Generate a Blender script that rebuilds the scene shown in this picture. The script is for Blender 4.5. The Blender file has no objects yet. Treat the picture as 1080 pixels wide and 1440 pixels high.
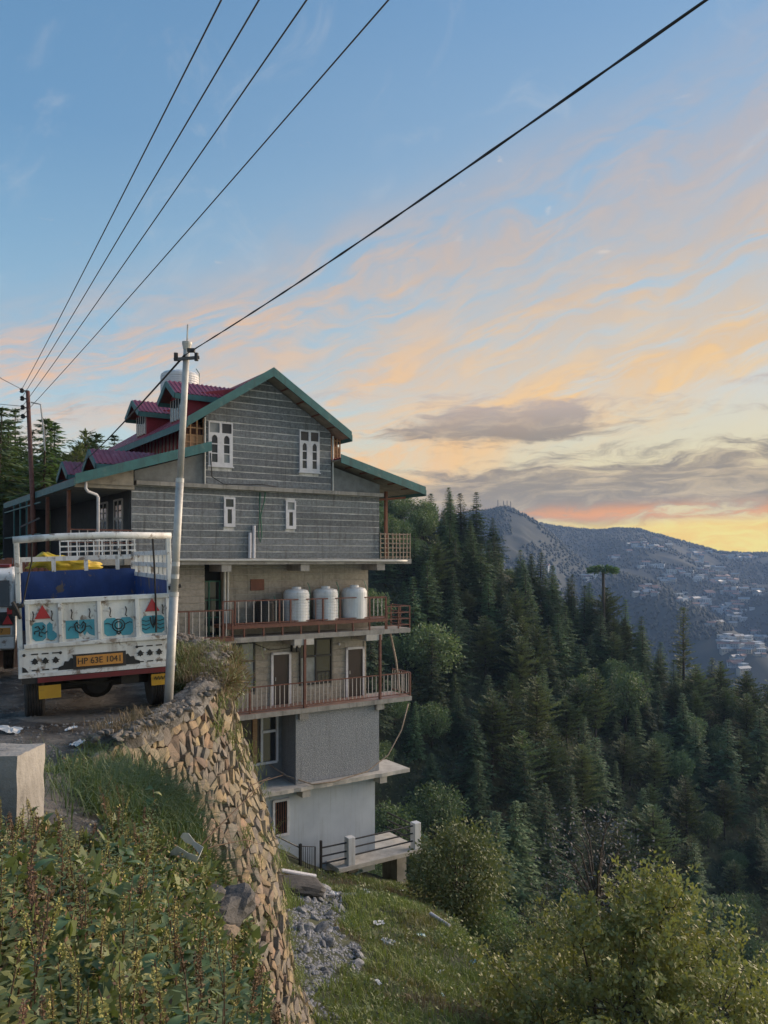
import bpy, bmesh, math, random
import numpy as np
from mathutils import Vector, Matrix, Quaternion, noise as mnoise
from mathutils.geometry import delaunay_2d_cdt
PI = math.pi
R = math.radians
rnd = random.Random(7)
scene = bpy.context.scene
COL = scene.collection

# ------------------------------------------------------------------ camera
# eye of the photographer is the origin; the view is level, the horizon sits a
# little under the middle of the frame (lens shift)
cam_d = bpy.data.cameras.new('camera')
cam_d.sensor_fit = 'VERTICAL'
cam_d.sensor_height = 36.0
cam_d.sensor_width = 27.0
cam_d.lens = 1130 / 1440 * 36.0
cam_d.shift_y = 65 / 1440
cam_d.clip_start = 0.05
cam_d.clip_end = 20000
cam = bpy.data.objects.new('camera', cam_d)
cam.rotation_euler = (PI / 2, 0, 0)
COL.objects.link(cam)
scene.camera = cam

# ------------------------------------------------------------------ light
SUN_AZ, SUN_EL = R(60), R(13)
sun_vec = Vector((math.sin(SUN_AZ) * math.cos(SUN_EL), math.cos(SUN_AZ) * math.cos(SUN_EL), math.sin(SUN_EL)))
sun_d = bpy.data.lights.new('sun', 'SUN')
sun_d.energy = 3.6
sun_d.angle = R(55)
sun_d.color = (1.0, 0.79, 0.60)
sun = bpy.data.objects.new('sun', sun_d)
sun.rotation_euler = sun_vec.to_track_quat('Z', 'Y').to_euler()
COL.objects.link(sun)

scene.view_settings.view_transform = 'Standard'
scene.view_settings.look = 'None'
scene.view_settings.gamma = 1.0
scene.view_settings.exposure = 1.0
scene.render.engine = 'CYCLES'
scene.cycles.use_denoising = True
scene.cycles.max_bounces = 5
scene.cycles.diffuse_bounces = 3
scene.cycles.glossy_bounces = 2
scene.cycles.transmission_bounces = 3
scene.cycles.transparent_max_bounces = 5
scene.cycles.volume_bounces = 1
scene.cycles.use_adaptive_sampling = True
scene.cycles.adaptive_threshold = 0.013
scene.cycles.caustics_reflective = False
scene.cycles.caustics_refractive = False

# ------------------------------------------------------------------ node helpers
class NT:
    def __init__(self, tree):
        self.t = tree; self.n = tree.nodes; self.l = tree.links
    def new(self, typ, **kw):
        nd = self.n.new(typ)
        for k, v in kw.items():
            setattr(nd, k, v)
        return nd
    def put(self, sock, v):
        if isinstance(v, bpy.types.NodeSocket):
            self.l.new(v, sock)
        elif v is not None:
            if hasattr(sock, 'default_value'):
                try:
                    sock.default_value = v
                except Exception:
                    sock.default_value = tuple(v) + (1.0,) if len(v) == 3 else v
    def m(self, op, a, b=None, c=None, clamp=False):
        nd = self.new('ShaderNodeMath', operation=op, use_clamp=clamp)
        for i, v in enumerate((a, b, c)):
            if v is not None:
                self.put(nd.inputs[i], v)
        return nd.outputs[0]
    def vm(self, op, a, b=None, scale=None):
        nd = self.new('ShaderNodeVectorMath', operation=op)
        self.put(nd.inputs[0], a)
        if b is not None: self.put(nd.inputs[1], b)
        if scale is not None: self.put(nd.inputs['Scale'], scale)
        return nd.outputs['Value'] if op in ('DOT_PRODUCT', 'LENGTH', 'DISTANCE') else nd.outputs['Vector']
    def comb(self, x, y, z):
        nd = self.new('ShaderNodeCombineXYZ')
        for i, v in enumerate((x, y, z)): self.put(nd.inputs[i], v)
        return nd.outputs[0]
    def sep(self, v):
        nd = self.new('ShaderNodeSeparateXYZ'); self.put(nd.inputs[0], v)
        return nd.outputs
    def mix(self, f, a, b, blend='MIX', clamp=True):
        nd = self.new('ShaderNodeMix', data_type='RGBA', blend_type=blend)
        nd.clamp_factor = clamp
        self.put(nd.inputs[0], f)
        for s, v in ((nd.inputs[6], a), (nd.inputs[7], b)):
            self.put(s, v if isinstance(v, bpy.types.NodeSocket) else (*v[:3], 1.0))
        return nd.outputs[2]
    def ss(self, x, lo, hi, a=0.0, b=1.0):
        nd = self.new('ShaderNodeMapRange', interpolation_type='SMOOTHSTEP')
        self.put(nd.inputs[0], x)
        for i, v in enumerate((lo, hi, a, b)): self.put(nd.inputs[i + 1], v)
        return nd.outputs[0]
    def ramp(self, x, stops, interp='LINEAR'):
        nd = self.new('ShaderNodeValToRGB'); self.put(nd.inputs[0], x)
        cr = nd.color_ramp; cr.interpolation = interp
        while len(cr.elements) < len(stops): cr.elements.new(0.5)
        for e, (p, c) in zip(cr.elements, stops):
            e.position = p; e.color = (*c[:3], 1.0)
        return nd.outputs[0]
    def noise(self, vec, scale=5, detail=4, rough=0.55, dist=0.0, out='Fac'):
        nd = self.new('ShaderNodeTexNoise')
        if vec is not None: self.put(nd.inputs['Vector'], vec)
        self.put(nd.inputs['Scale'], scale); self.put(nd.inputs['Detail'], detail)
        self.put(nd.inputs['Roughness'], rough); self.put(nd.inputs['Distortion'], dist)
        return nd.outputs[out]
    def voro(self, vec, scale=5, feature='F1', out='Distance', rand=1.0):
        nd = self.new('ShaderNodeTexVoronoi', feature=feature)
        if vec is not None: self.put(nd.inputs['Vector'], vec)
        self.put(nd.inputs['Scale'], scale); self.put(nd.inputs['Randomness'], rand)
        return nd.outputs[out]

def srgb(r, g, b):
    f = lambda c: (c / 255 / 12.92) if c / 255 <= 0.04045 else ((c / 255 + 0.055) / 1.055) ** 2.4
    return (f(r), f(g), f(b))
# ------------------------------------------------------------------ sky
world = bpy.data.worlds.new('World')
scene.world = world
world.use_nodes = True
SKY_STRENGTH = 0.12
def build_sky():
    w = NT(world.node_tree); w.n.clear()
    k = 1.0 * 2.0 ** (-scene.view_settings.exposure)
    def C(r, g, b):
        c = srgb(r, g, b); return (c[0] * k, c[1] * k, c[2] * k)
    tc = w.new('ShaderNodeTexCoord')
    x, y, z = w.sep(tc.outputs['Generated'])
    el = w.m('MULTIPLY', w.m('ARCSINE', z), 180 / PI)              # degrees above the horizon
    az = w.m('MULTIPLY', w.m('ARCTAN2', x, y), 180 / PI)
    hl = w.m('MAXIMUM', w.m('SQRT', w.m('ADD', w.m('MULTIPLY', x, x), w.m('MULTIPLY', y, y))), 0.001)
    sd = w.m('DIVIDE', w.m('ADD', w.m('MULTIPLY', x, math.sin(SUN_AZ)), w.m('MULTIPLY', y, math.cos(SUN_AZ))), hl)
    sunward = w.ss(sd, -0.03, 0.94)                                    # 1 in the sun's quarter
    sky = w.new('ShaderNodeTexSky', sky_type='NISHITA')
    sky.sun_disc = False
    sky.sun_elevation = SUN_EL; sky.sun_rotation = SUN_AZ
    sky.altitude = 2000; sky.air_density = 1.0; sky.dust_density = 1.2; sky.ozone_density = 2.0
    col = w.vm('MULTIPLY', w.vm('SCALE', sky.outputs[0], scale=SKY_STRENGTH), (1.0, 1.12, 1.08))
    # thin high veil, thicker towards the horizon
    e01 = w.m('DIVIDE', el, 45.0, clamp=True)
    vs = w.ramp(e01, [(0.0, C(246, 220, 120)), (0.06, C(245, 212, 132)), (0.13, C(240, 216, 150)), (0.25, C(218, 211, 194)), (0.45, C(172, 193, 206)), (0.8, C(118, 157, 196)), (1.0, C(104, 147, 188))])
    va = w.ramp(e01, [(0.0, C(206, 224, 220)), (0.15, C(192, 216, 220)), (0.3, C(152, 190, 212)), (0.6, C(108, 153, 192)), (1.0, C(90, 135, 178))])
    veil = w.mix(sunward, va, vs)
    col = w.mix(w.ss(el, 0.0, 60.0, 0.95, 0.62), col, veil)
    # fibrous cirrus drawn out along one long arc across the sky
    c = w.m('SUBTRACT', el, w.m('ADD', 19.4, w.m('MULTIPLY', w.m('DIVIDE', x, hl), 18.5)))
    wv = w.comb(w.m('MULTIPLY', az, 0.05), w.m('MULTIPLY', c, 0.1), 0.0)
    warp = w.m('MULTIPLY', w.m('SUBTRACT', w.noise(wv, 1.3, 3), 0.5), 7.0)
    cw = w.m('ADD', c, warp)
    q = w.comb(w.m('MULTIPLY', az, 0.03), w.m('MULTIPLY', cw, 0.16), 0.3)
    fib = w.noise(q, 1.6, 7, 0.6, 0.5)
    fine = w.noise(w.comb(w.m('MULTIPLY', az, 0.09), w.m('MULTIPLY', cw, 0.5), 3.1), 2.0, 6, 0.65, 0.8)
    fibf = w.m('ADD', w.m('MULTIPLY', fib, 0.62), w.m('MULTIPLY', fine, 0.38))
    def gauss(v, mu, s):
        t = w.m('DIVIDE', w.m('SUBTRACT', v, mu), s)
        return w.m('EXPONENT', w.m('MULTIPLY', w.m('MULTIPLY', t, t), -1.0))
    b1 = w.m('MULTIPLY', w.m('MULTIPLY', gauss(cw, 0.0, 3.6), w.ss(fibf, 0.38, 0.56)), w.ss(el, 15.0, 30.0, 1.0, 0.62))
    b2 = w.m('MULTIPLY', gauss(cw, -6.5, 3.0), w.ss(fibf, 0.42, 0.60))
    b3 = w.m('MULTIPLY', gauss(cw, -13.0, 3.4), w.ss(fibf, 0.42, 0.58))
    warm_lo = w.mix(sunward, C(252, 192, 140), C(254, 208, 136))
    warm = w.mix(w.ss(el, 9.0, 27.0), warm_lo, C(200, 182, 174))
    dens = w.m('ADD', w.m('MULTIPLY', b1, 0.85), w.m('ADD', w.m('MULTIPLY', b2, 0.7), w.m('MULTIPLY', b3, 0.85)), clamp=True)
    brk = w.noise(w.comb(w.m('MULTIPLY', az, 0.16), w.m('MULTIPLY', cw, 0.34), 6.3), 1.5, 6, 0.6, 0.2)
    dens = w.m('MULTIPLY', dens, w.ss(brk, 0.30, 0.58, 0.55, 1.08), clamp=True)
    col = w.mix(dens, col, warm)
    shade = w.m('MULTIPLY', w.m('MULTIPLY', dens, w.ss(brk, 0.60, 0.46)), w.ss(el, 6.0, 14.0))
    col = w.mix(w.m('MULTIPLY', shade, 0.2), col, C(178, 170, 172))
    # wisps high up
    hi = w.noise(w.comb(w.m('MULTIPLY', az, 0.06), w.m('MULTIPLY', c, 0.07), 9.0), 2.2, 7, 0.62, 1.2)
    col = w.mix(w.m('MULTIPLY', w.ss(hi, 0.52, 0.85), 0.34), col, C(214, 214, 214))
    # small bright puffs
    pf = w.noise(w.comb(w.m('MULTIPLY', az, 0.25), w.m('MULTIPLY', el, 0.6), 5.0), 1.2, 5, 0.6, 0.3)
    pm = w.m('MULTIPLY', w.ss(pf, 0.66, 0.76), w.m('MULTIPLY', w.ss(el, 12, 16), w.ss(el, 32, 25)))
    col = w.mix(w.m('MULTIPLY', pm, 0.35), col, C(246, 224, 204))
    # grey stratus low down: ragged bank, thickest towards the sun
    lw = w.m('MULTIPLY', w.m('SUBTRACT', w.noise(w.comb(w.m('MULTIPLY', az, 0.12), w.m('MULTIPLY', el, 0.35), 2.0), 1.0, 4), 0.5), 3.0)
    ew = w.m('ADD', w.m('SUBTRACT', el, w.m('MULTIPLY', az, 0.045)), lw)
    s1 = w.noise(w.comb(w.m('MULTIPLY', az, 0.085), w.m('MULTIPLY', ew, 0.42), 7.7), 1.0, 7, 0.62, 0.4)
    s2 = w.noise(w.comb(w.m('MULTIPLY', az, 0.26), w.m('MULTIPLY', ew, 1.5), 1.7), 1.0, 6, 0.65, 0.6)
    sn = w.m('ADD', w.m('MULTIPLY', s1, 0.7), w.m('MULTIPLY', s2, 0.3))
    bank = w.m('MULTIPLY', gauss(ew, 3.9, 2.5), w.ss(sd, 0.1, 0.6))
    puff = w.m('MULTIPLY', gauss(ew, 8.9, 1.25), w.m('MULTIPLY', gauss(az, 7.5, 7.5), 0.8))
    thin = w.m('MULTIPLY', gauss(ew, 10.5, 3.0), 0.28)
    amt = w.m('ADD', w.m('ADD', bank, puff), thin)
    gd = w.ss(w.m('ADD', w.m('ADD', w.m('MULTIPLY', s1, 0.55), w.m('MULTIPLY', s2, 0.45)), w.m('MULTIPLY', amt, 0.42)), 0.62, 0.80)
    gd = w.m('MULTIPLY', gd, w.ss(amt, 0.05, 0.35))
    gcol = w.mix(w.ss(w.m('ADD', w.m('MULTIPLY', s1, 0.4), w.m('MULTIPLY', s2, 0.6)), 0.36, 0.58), C(206, 184, 150), C(140, 129, 118))
    gcol = w.mix(w.ss(el, 7.5, 12.0), gcol, C(196, 180, 172))
    col = w.mix(w.m('MULTIPLY', gd, 0.9), col, gcol)
    # lit underside of the bank, just over the hills, and bright gap below
    st = w.m('ADD', w.m('SUBTRACT', el, w.m('MULTIPLY', az, 0.018)), w.m('MULTIPLY', lw, 0.28))
    orange = w.m('MULTIPLY', gauss(st, 2.75, 0.5), w.m('MULTIPLY', w.ss(sd, 0.50, 0.72), w.ss(s2, 0.38, 0.58)))
    col = w.mix(w.m('MULTIPLY', orange, 0.95), col, C(253, 168, 84))
    gap = w.m('MULTIPLY', w.ss(st, 2.6, 1.7), w.ss(sd, 0.48, 0.80))
    col = w.mix(w.m('MULTIPLY', gap, 1.0), col, w.vm('SCALE', w.mix(w.ss(s2, 0.35, 0.65), C(255, 232, 112), C(255, 208, 84)), scale=1.15))
    bg = w.new('ShaderNodeBackground')
    w.put(bg.inputs['Color'], col); bg.inputs['Strength'].default_value = 1.0
    out = w.new('ShaderNodeOutputWorld')
    w.l.new(bg.outputs[0], out.inputs[0])
    world.cycles.sampling_method = 'MANUAL'; world.cycles.sample_map_resolution = 512
build_sky()
# ------------------------------------------------------------------ object helpers
def tag(o, label=None, cat=None, group=None, kind=None):
    if label: o['label'] = label
    if cat: o['category'] = cat
    if group: o['group'] = group
    if kind: o['kind'] = kind
    return o
def empty(name, loc=(0, 0, 0), rz=0.0, parent=None):
    o = bpy.data.objects.new(name, None)
    o.empty_display_size = 0.2
    COL.objects.link(o); o.location = loc; o.rotation_euler = (0, 0, rz)
    if parent: o.parent = parent
    return o
def link(name, me, parent=None, loc=None, rot=None, scale=None):
    o = bpy.data.objects.new(name, me); COL.objects.link(o)
    if parent: o.parent = parent
    if loc is not None: o.location = loc
    if rot is not None: o.rotation_euler = rot
    if scale is not None: o.scale = scale
    return o
def copy_tree(src, parent=None):
    c = src.copy(); COL.objects.link(c)
    if parent: c.parent = parent
    for ch in list(src.children): copy_tree(ch, c)
    return c
def at(px, py, Y):
    """point that the photograph shows at px, py when it lies Y metres ahead"""
    return Vector(((px - 540) / 1130 * Y, Y, (785 - py) / 1130 * Y))

class MB:
    """collects faces for ONE mesh"""
    def __init__(self): self.v = []; self.f = []; self.m = []; self.cur = 0
    def add(self, vs, fs):
        n = len(self.v); self.v.extend([tuple(p) for p in vs])
        for f in fs:
            self.f.append([i + n for i in f]); self.m.append(self.cur)
        return self
    def box(self, x0, x1, y0, y1, z0, z1, M=None):
        vs = [Vector(p) for p in ((x0,y0,z0),(x1,y0,z0),(x1,y1,z0),(x0,y1,z0),(x0,y0,z1),(x1,y0,z1),(x1,y1,z1),(x0,y1,z1))]
        if M: vs = [M @ p for p in vs]
        return self.add(vs, [(0,3,2,1),(4,5,6,7),(0,1,5,4),(1,2,6,5),(2,3,7,6),(3,0,4,7)])
    def cbox(self, c, s, M=None):
        return self.box(c[0]-s[0]/2, c[0]+s[0]/2, c[1]-s[1]/2, c[1]+s[1]/2, c[2]-s[2]/2, c[2]+s[2]/2, M)
    def bar(self, a, b, w, h=None, up=(0, 0, 1)):
        a, b = Vector(a), Vector(b); h = h or w
        d = (b - a); L = d.length; d = d / max(L, 1e-9)
        u = Vector(up)
        if abs(d.dot(u)) > 0.98: u = Vector((0, 1, 0)) if abs(d.y) < 0.9 else Vector((1, 0, 0))
        s = d.cross(u).normalized(); u = s.cross(d)
        vs = []
        for p in (a, b):
            for i, j in ((-1,-1),(1,-1),(1,1),(-1,1)): vs.append(p + s*(w/2*i) + u*(h/2*j))
        return self.add(vs, [(0,3,2,1),(4,5,6,7),(0,1,5,4),(1,2,6,5),(2,3,7,6),(3,0,4,7)])
    def tube(self, pts, r, n=8, caps=True):
        pts = [Vector(p) for p in pts]
        rs = r if isinstance(r, (list, tuple)) else [r] * len(pts)
        rings = []; prev = None
        for i, p in enumerate(pts):
            d = (pts[min(i+1, len(pts)-1)] - pts[max(i-1, 0)]).normalized()
            if prev is None:
                u = d.orthogonal().normalized()
            else:
                u = (prev - d * prev.dot(d))
                u = u.normalized() if u.length > 1e-6 else d.orthogonal().normalized()
            prev = u; w = d.cross(u)
            rings.append([p + (u*math.cos(2*PI*k/n) + w*math.sin(2*PI*k/n)) * rs[i] for k in range(n)])
        vs = [q for rg in rings for q in rg]; fs = []
        for i in range(len(pts)-1):
            for k in range(n):
                a = i*n+k; b = i*n+(k+1) % n
                fs.append((a, b, b+n, a+n))
        if caps:
            fs.append(tuple(range(n-1, -1, -1))); fs.append(tuple(range((len(pts)-1)*n, len(pts)*n)))
        return self.add(vs, fs)
    def lathe(self, prof, n=20, c=(0,0,0), M=None):
        vs = []; fs = []
        for (r, z) in prof:
            for k in range(n):
                p = Vector((c[0]+r*math.cos(2*PI*k/n), c[1]+r*math.sin(2*PI*k/n), c[2]+z))
                vs.append(M @ p if M else p)
        for i in range(len(prof)-1):
            for k in range(n):
                a = i*n+k; b = i*n+(k+1) % n
                fs.append((a, b, b+n, a+n))
        fs.append(tuple(range(n-1,-1,-1))); fs.append(tuple(range((len(prof)-1)*n, len(prof)*n)))
        return self.add(vs, fs)
    def prism(self, poly, axis, a0, a1):
        """poly: 2-D points; axis 'x': (y,z) 'y': (x,z) 'z': (x,y), swept from a0 to a1"""
        def P(p, a):
            return {'x': (a, p[0], p[1]), 'y': (p[0], a, p[1]), 'z': (p[0], p[1], a)}[axis]
        n = len(poly)
        vs = [P(p, a0) for p in poly] + [P(p, a1) for p in poly]
        fs = [tuple(range(n)), tuple(range(2*n-1, n-1, -1))]
        for i in range(n):
            j = (i+1) % n
            fs.append((i, i+n, j+n, j))
        return self.add(vs, fs)
    def quad(self, a, b, c, d): return self.add([a, b, c, d], [(0,1,2,3)])
    def mesh(self, name, mats, smooth=False, fix=True):
        me = bpy.data.meshes.new(name)
        me.from_pydata(self.v, [], self.f)
        mats = mats if isinstance(mats, (list, tuple)) else [mats]
        for m in mats: me.materials.append(m)
        if len(mats) > 1: me.polygons.foreach_set('material_index', self.m)
        if fix:
            bm = bmesh.new(); bm.from_mesh(me)
            bmesh.ops.recalc_face_normals(bm, faces=bm.faces)
            bm.to_mesh(me); bm.free()
        if smooth:
            me.polygons.foreach_set('use_smooth', [True] * len(me.polygons))
        me.update()
        return me
    def build(self, name, mats, parent=None, smooth=False, bevel=0.0, loc=None, rot=None, fix=True):
        o = link(name, self.mesh(name, mats, smooth, fix), parent, loc, rot)
        if bevel:
            b = o.modifiers.new('bevel', 'BEVEL'); b.width = bevel; b.segments = 2; b.limit_method = 'ANGLE'
        return o

def np_mesh(name, verts, faces, mat, smooth=False):
    """fast mesh from numpy: verts (n,3), faces (m,k)"""
    verts = np.asarray(verts, dtype=np.float32); faces = np.asarray(faces, dtype=np.int32)
    me = bpy.data.meshes.new(name)
    k = faces.shape[1]
    me.vertices.add(len(verts)); me.vertices.foreach_set('co', verts.ravel())
    me.loops.add(faces.size); me.loops.foreach_set('vertex_index', faces.ravel())
    me.polygons.add(len(faces))
    me.polygons.foreach_set('loop_start', np.arange(0, faces.size, k, dtype=np.int32))
    me.polygons.foreach_set('loop_total', np.full(len(faces), k, dtype=np.int32))
    if smooth: me.polygons.foreach_set('use_smooth', np.ones(len(faces), dtype=bool))
    me.materials.append(mat)
    me.update(calc_edges=True)
    return me

def grid_mesh(name, X, Y, Z, mat, smooth=True):
    h, w = X.shape
    v = np.stack([X.ravel(), Y.ravel(), Z.ravel()], 1)
    i = np.arange(h*w).reshape(h, w)
    f = np.stack([i[:-1,:-1].ravel(), i[:-1,1:].ravel(), i[1:,1:].ravel(), i[1:,:-1].ravel()], 1)
    return np_mesh(name, v, f, mat, smooth)

def vnoise(x, y, seed=0.0, oct=4, lac=2.0, gain=0.5):
    """numpy value noise, arrays in, about -1..1"""
    x = np.asarray(x, dtype=np.float64); y = np.asarray(y, dtype=np.float64)
    tot = np.zeros(np.broadcast(x, y).shape); amp = 1.0; nrm = 0
    for o in range(oct):
        xi = np.floor(x); yi = np.floor(y); fx = x - xi; fy = y - yi
        fx = fx*fx*(3-2*fx); fy = fy*fy*(3-2*fy)
        def hsh(a, b):
            s = np.sin(a*127.1 + b*311.7 + (seed+o)*74.7) * 43758.5453
            return s - np.floor(s)
        v = (hsh(xi,yi)*(1-fx)+hsh(xi+1,yi)*fx)*(1-fy) + (hsh(xi,yi+1)*(1-fx)+hsh(xi+1,yi+1)*fx)*fy
        tot += (v*2-1)*amp; nrm += amp; amp *= gain; x = x*lac; y = y*lac
    return tot / nrm

# ------------------------------------------------------------------ materials
MATS = {}
def mat(name, c1, c2=None, rough=0.75, scale=6.0, detail=5, bump=0.0, bscale=None, metal=0.0, c3=None, c3scale=1.2, c3lo=0.55, c3hi=0.72, coord='Object', rand=0.0, trans=0.0, spec=0.5, stretch=None, rough2=None, streak=None):
    """principled material: two colours mixed by noise, optional stain colour with its own patches, fine relief"""
    m = bpy.data.materials.new(name); m.use_nodes = True
    w = NT(m.node_tree); w.n.clear()
    out = w.new('ShaderNodeOutputMaterial'); b = w.new('ShaderNodeBsdfPrincipled')
    tc = w.new('ShaderNodeTexCoord'); vec = tc.outputs[coord]
    if stretch: vec = w.vm('MULTIPLY', vec, stretch)
    c2 = c2 or tuple(c*0.75 for c in c1)
    nz = w.noise(vec, scale, detail, 0.6)
    col = w.mix(w.ss(nz, 0.3, 0.7), c1, c2)
    if c3:
        pn = w.noise(vec, c3scale, 6, 0.65, 0.4)
        col = w.mix(w.ss(pn, c3lo, c3hi), col, c3)
    if streak:
        sv = w.vm('MULTIPLY', tc.outputs[coord], (3.2, 3.2, .22))
        col = w.mix(w.m('MULTIPLY', w.ss(w.noise(sv, 2.2, 5, .6, .3), .50, .72), streak[1]), col, streak[0])
    if rand:
        oi = w.new('ShaderNodeObjectInfo')
        rr = w.m('ADD', 1.0 - rand, w.m('MULTIPLY', oi.outputs['Random'], 2*rand))
        col = w.vm('SCALE', col, scale=rr)
        hs = w.new('ShaderNodeHueSaturation')
        w.put(hs.inputs['Color'], col)
        w.put(hs.inputs['Hue'], w.m('ADD', 0.5 - rand*0.06, w.m('MULTIPLY', w.m('FRACT', w.m('MULTIPLY', oi.outputs['Random'], 7.31)), rand*0.12)))
        col = hs.outputs[0]
    w.put(b.inputs['Base Color'], col)
    if rough2 is not None:
        w.put(b.inputs['Roughness'], w.ss(w.noise(vec, c3scale*1.7, 5, 0.6), 0.35, 0.65, rough, rough2))
    else:
        b.inputs['Roughness'].default_value = rough
    b.inputs['Metallic'].default_value = metal
    b.inputs['Specular IOR Level'].default_value = spec
    if bump:
        bn = w.new('ShaderNodeBump'); bn.inputs['Strength'].default_value = min(1.0, bump); bn.inputs['Distance'].default_value = 0.02 * max(1.0, bump)
        w.put(bn.inputs['Height'], w.noise(vec, bscale or scale*6, 6, 0.65))
        w.put(b.inputs['Normal'], bn.outputs[0])
    surf = b.outputs[0]
    if trans:
        tr = w.new('ShaderNodeBsdfTranslucent'); w.put(tr.inputs[0], w.vm('MULTIPLY', col, (1.1, 1.2, 0.6)))
        mx = w.new('ShaderNodeMixShader'); mx.inputs[0].default_value = trans
        w.l.new(b.outputs[0], mx.inputs[1]); w.l.new(tr.outputs[0], mx.inputs[2]); surf = mx.outputs[0]
    w.l.new(surf, out.inputs[0])
    MATS[name] = m
    return m
# shared materials -----------------------------------------------------------
M = {}
M['clad'] = mat('stone cladding grey', (0.19,0.21,0.228), (0.11,0.122,0.135), 0.85, 9, 8, 1.4, 42, c3=(0.36,0.37,0.385), c3scale=26, c3lo=.58, c3hi=.70, rand=0.22, streak=((.075,.078,.08), .75))
M['mortar'] = mat('pale mortar', (0.66,0.66,0.66), (0.42,0.42,0.42), 0.9, 3, 6, 0.4, streak=((.18,.18,.18), .7))
M['cladtan'] = mat('stone cladding tan', (0.36,0.325,0.275), (0.26,0.235,0.2), 0.88, 9, 8, 1.0, 40, c3=(0.36,0.335,0.29), c3scale=22, c3lo=.6, c3hi=.72, rand=0.1, streak=((.12,.105,.09), .5))
M['mortartan'] = mat('tan mortar', (0.42,0.39,0.345), (0.3,0.28,0.25), 0.9, 7, 5, 0.4)
M['rough'] = mat('grey roughcast', (0.33,0.355,0.385), (0.18,0.195,0.215), 0.92, 26, 6, 2.5, 22, c3=(0.42,0.43,0.45), c3scale=30, c3lo=.56, c3hi=.64, streak=((.15,.155,.16), .4))
M['plaster'] = mat('pale blue plaster', (0.46,0.52,0.58), (0.40,0.455,0.52), 0.85, 1.2, 6, 0.25, 60, c3=(0.34,0.36,0.38), c3scale=0.9, c3lo=.6, c3hi=.8, streak=((.30,.325,.35), .45))
M['greypl'] = mat('grey cement render', (0.20,0.215,0.225), (0.14,0.15,0.16), 0.9, 3, 6, 0.4)
M['conc'] = mat('weathered concrete', (0.34,0.325,0.30), (0.22,0.21,0.195), 0.9, 2.2, 8, 0.6, 30, c3=(0.13,0.125,0.115), c3scale=2.0, c3lo=.6, c3hi=.78, streak=((.12,.115,.105), .6))
M['concpale'] = mat('pale concrete edge', (0.52,0.50,0.46), (0.38,0.36,0.33), 0.9, 3, 8, 0.5, 30, c3=(0.22,0.21,0.19), c3scale=2.6, c3lo=.62, c3hi=.75)
M['teal'] = mat('teal painted board', (0.04,0.148,0.15), (0.03,0.108,0.112), 0.6, 3, 6, 0.15, c3=(0.10,0.17,0.155), c3scale=2.5, streak=((.03,.07,.065), .6))
M['soffit'] = mat('soffit board', (0.30,0.27,0.215), (0.20,0.18,0.15), 0.8, 3, 5, 0.2, c3=(0.12,0.105,0.085), c3scale=1.5)
M['red'] = mat('red painted board', (0.30,0.028,0.042), (0.20,0.02,0.03), 0.6, 2.5, 6, 0.2)
M['redroof'] = mat('red corrugated sheet', (0.30,0.038,0.062), (0.21,0.028,0.045), 0.36, 1.5, 5, 0.05, c3=(0.36,0.11,0.14), c3scale=2.2, spec=0.6)
M['white'] = mat('white window paint', (0.62,0.62,0.66), (0.50,0.50,0.54), 0.5, 4, 5, 0.1)
M['rust'] = mat('rust brown paint', (0.15,0.055,0.038), (0.10,0.035,0.025), 0.6, 8, 5, 0.2, c3=(0.2,0.1,0.06), c3scale=9)
M['railpale'] = mat('pale rail paint', (0.46,0.43,0.40), (0.33,0.30,0.28), 0.6, 8, 5, 0.1)
M['wood'] = mat('light raw wood', (0.40,0.24,0.13), (0.28,0.16,0.085), 0.7, 4, 6, 0.3, stretch=(1,1,6))
M['woodred'] = mat('reddish timber', (0.19,0.07,0.04), (0.12,0.045,0.03), 0.7, 5, 6, 0.3)
M['bamboo'] = mat('bleached lath', (0.42,0.33,0.25), (0.27,0.2,0.15), 0.8, 8, 5, 0.2)
M['dark'] = mat('dark interior', (0.018,0.018,0.02), (0.012,0.012,0.014), 0.9, 3)
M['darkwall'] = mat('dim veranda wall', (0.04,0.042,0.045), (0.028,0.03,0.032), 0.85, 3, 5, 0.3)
M['glass'] = mat('window glass', (0.030,0.034,0.04), (0.022,0.025,0.03), 0.06, 2, 2, spec=0.6)
M['glasspale'] = mat('curtained glass', (0.25,0.27,0.29), (0.16,0.175,0.19), 0.12, 2.5, 4, spec=0.6)
M['doorbr'] = mat('dark brown door', (0.040,0.026,0.026), (0.03,0.02,0.02), 0.45, 4, 5, 0.1)
M['blackp'] = mat('black paint', (0.02,0.02,0.022), (0.014,0.014,0.016), 0.5, 6)
M['pvc'] = mat('grey pvc', (0.52,0.52,0.5), (0.42,0.42,0.4), 0.45, 3)
M['tank'] = mat('white tank plastic', (0.64,0.66,0.68), (0.54,0.56,0.58), 0.5, 2, 5, 0.08, c3=(0.42,0.42,0.4), c3scale=2.5, c3lo=.6, c3hi=.8, streak=((.36,.36,.34), .6))
M['tankblk'] = mat('black tank plastic', (0.025,0.025,0.027), (0.018,0.018,0.02), 0.45, 3)
M['hose'] = mat('green hose', (0.03,0.14,0.09), (0.02,0.1,0.07), 0.5, 5)
M['steel'] = mat('galvanised steel', (0.50,0.49,0.46), (0.36,0.36,0.35), 0.55, 5, 6, 0.15, metal=0.25, c3=(0.30,0.27,0.23), c3scale=3)
M['dirt'] = mat('wet dirt', (0.21,0.185,0.155), (0.10,0.088,0.075), 0.85, 1.3, 8, 2.0, 14, c3=(0.055,0.048,0.042), c3scale=0.75, c3lo=.46, c3hi=.56, rough2=0.15)
M['soil'] = mat('bank soil', (0.13,0.105,0.075), (0.075,0.062,0.045), 0.95, 3, 8, 1.5, 18, c3=(0.05,0.06,0.03), c3scale=2)
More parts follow.
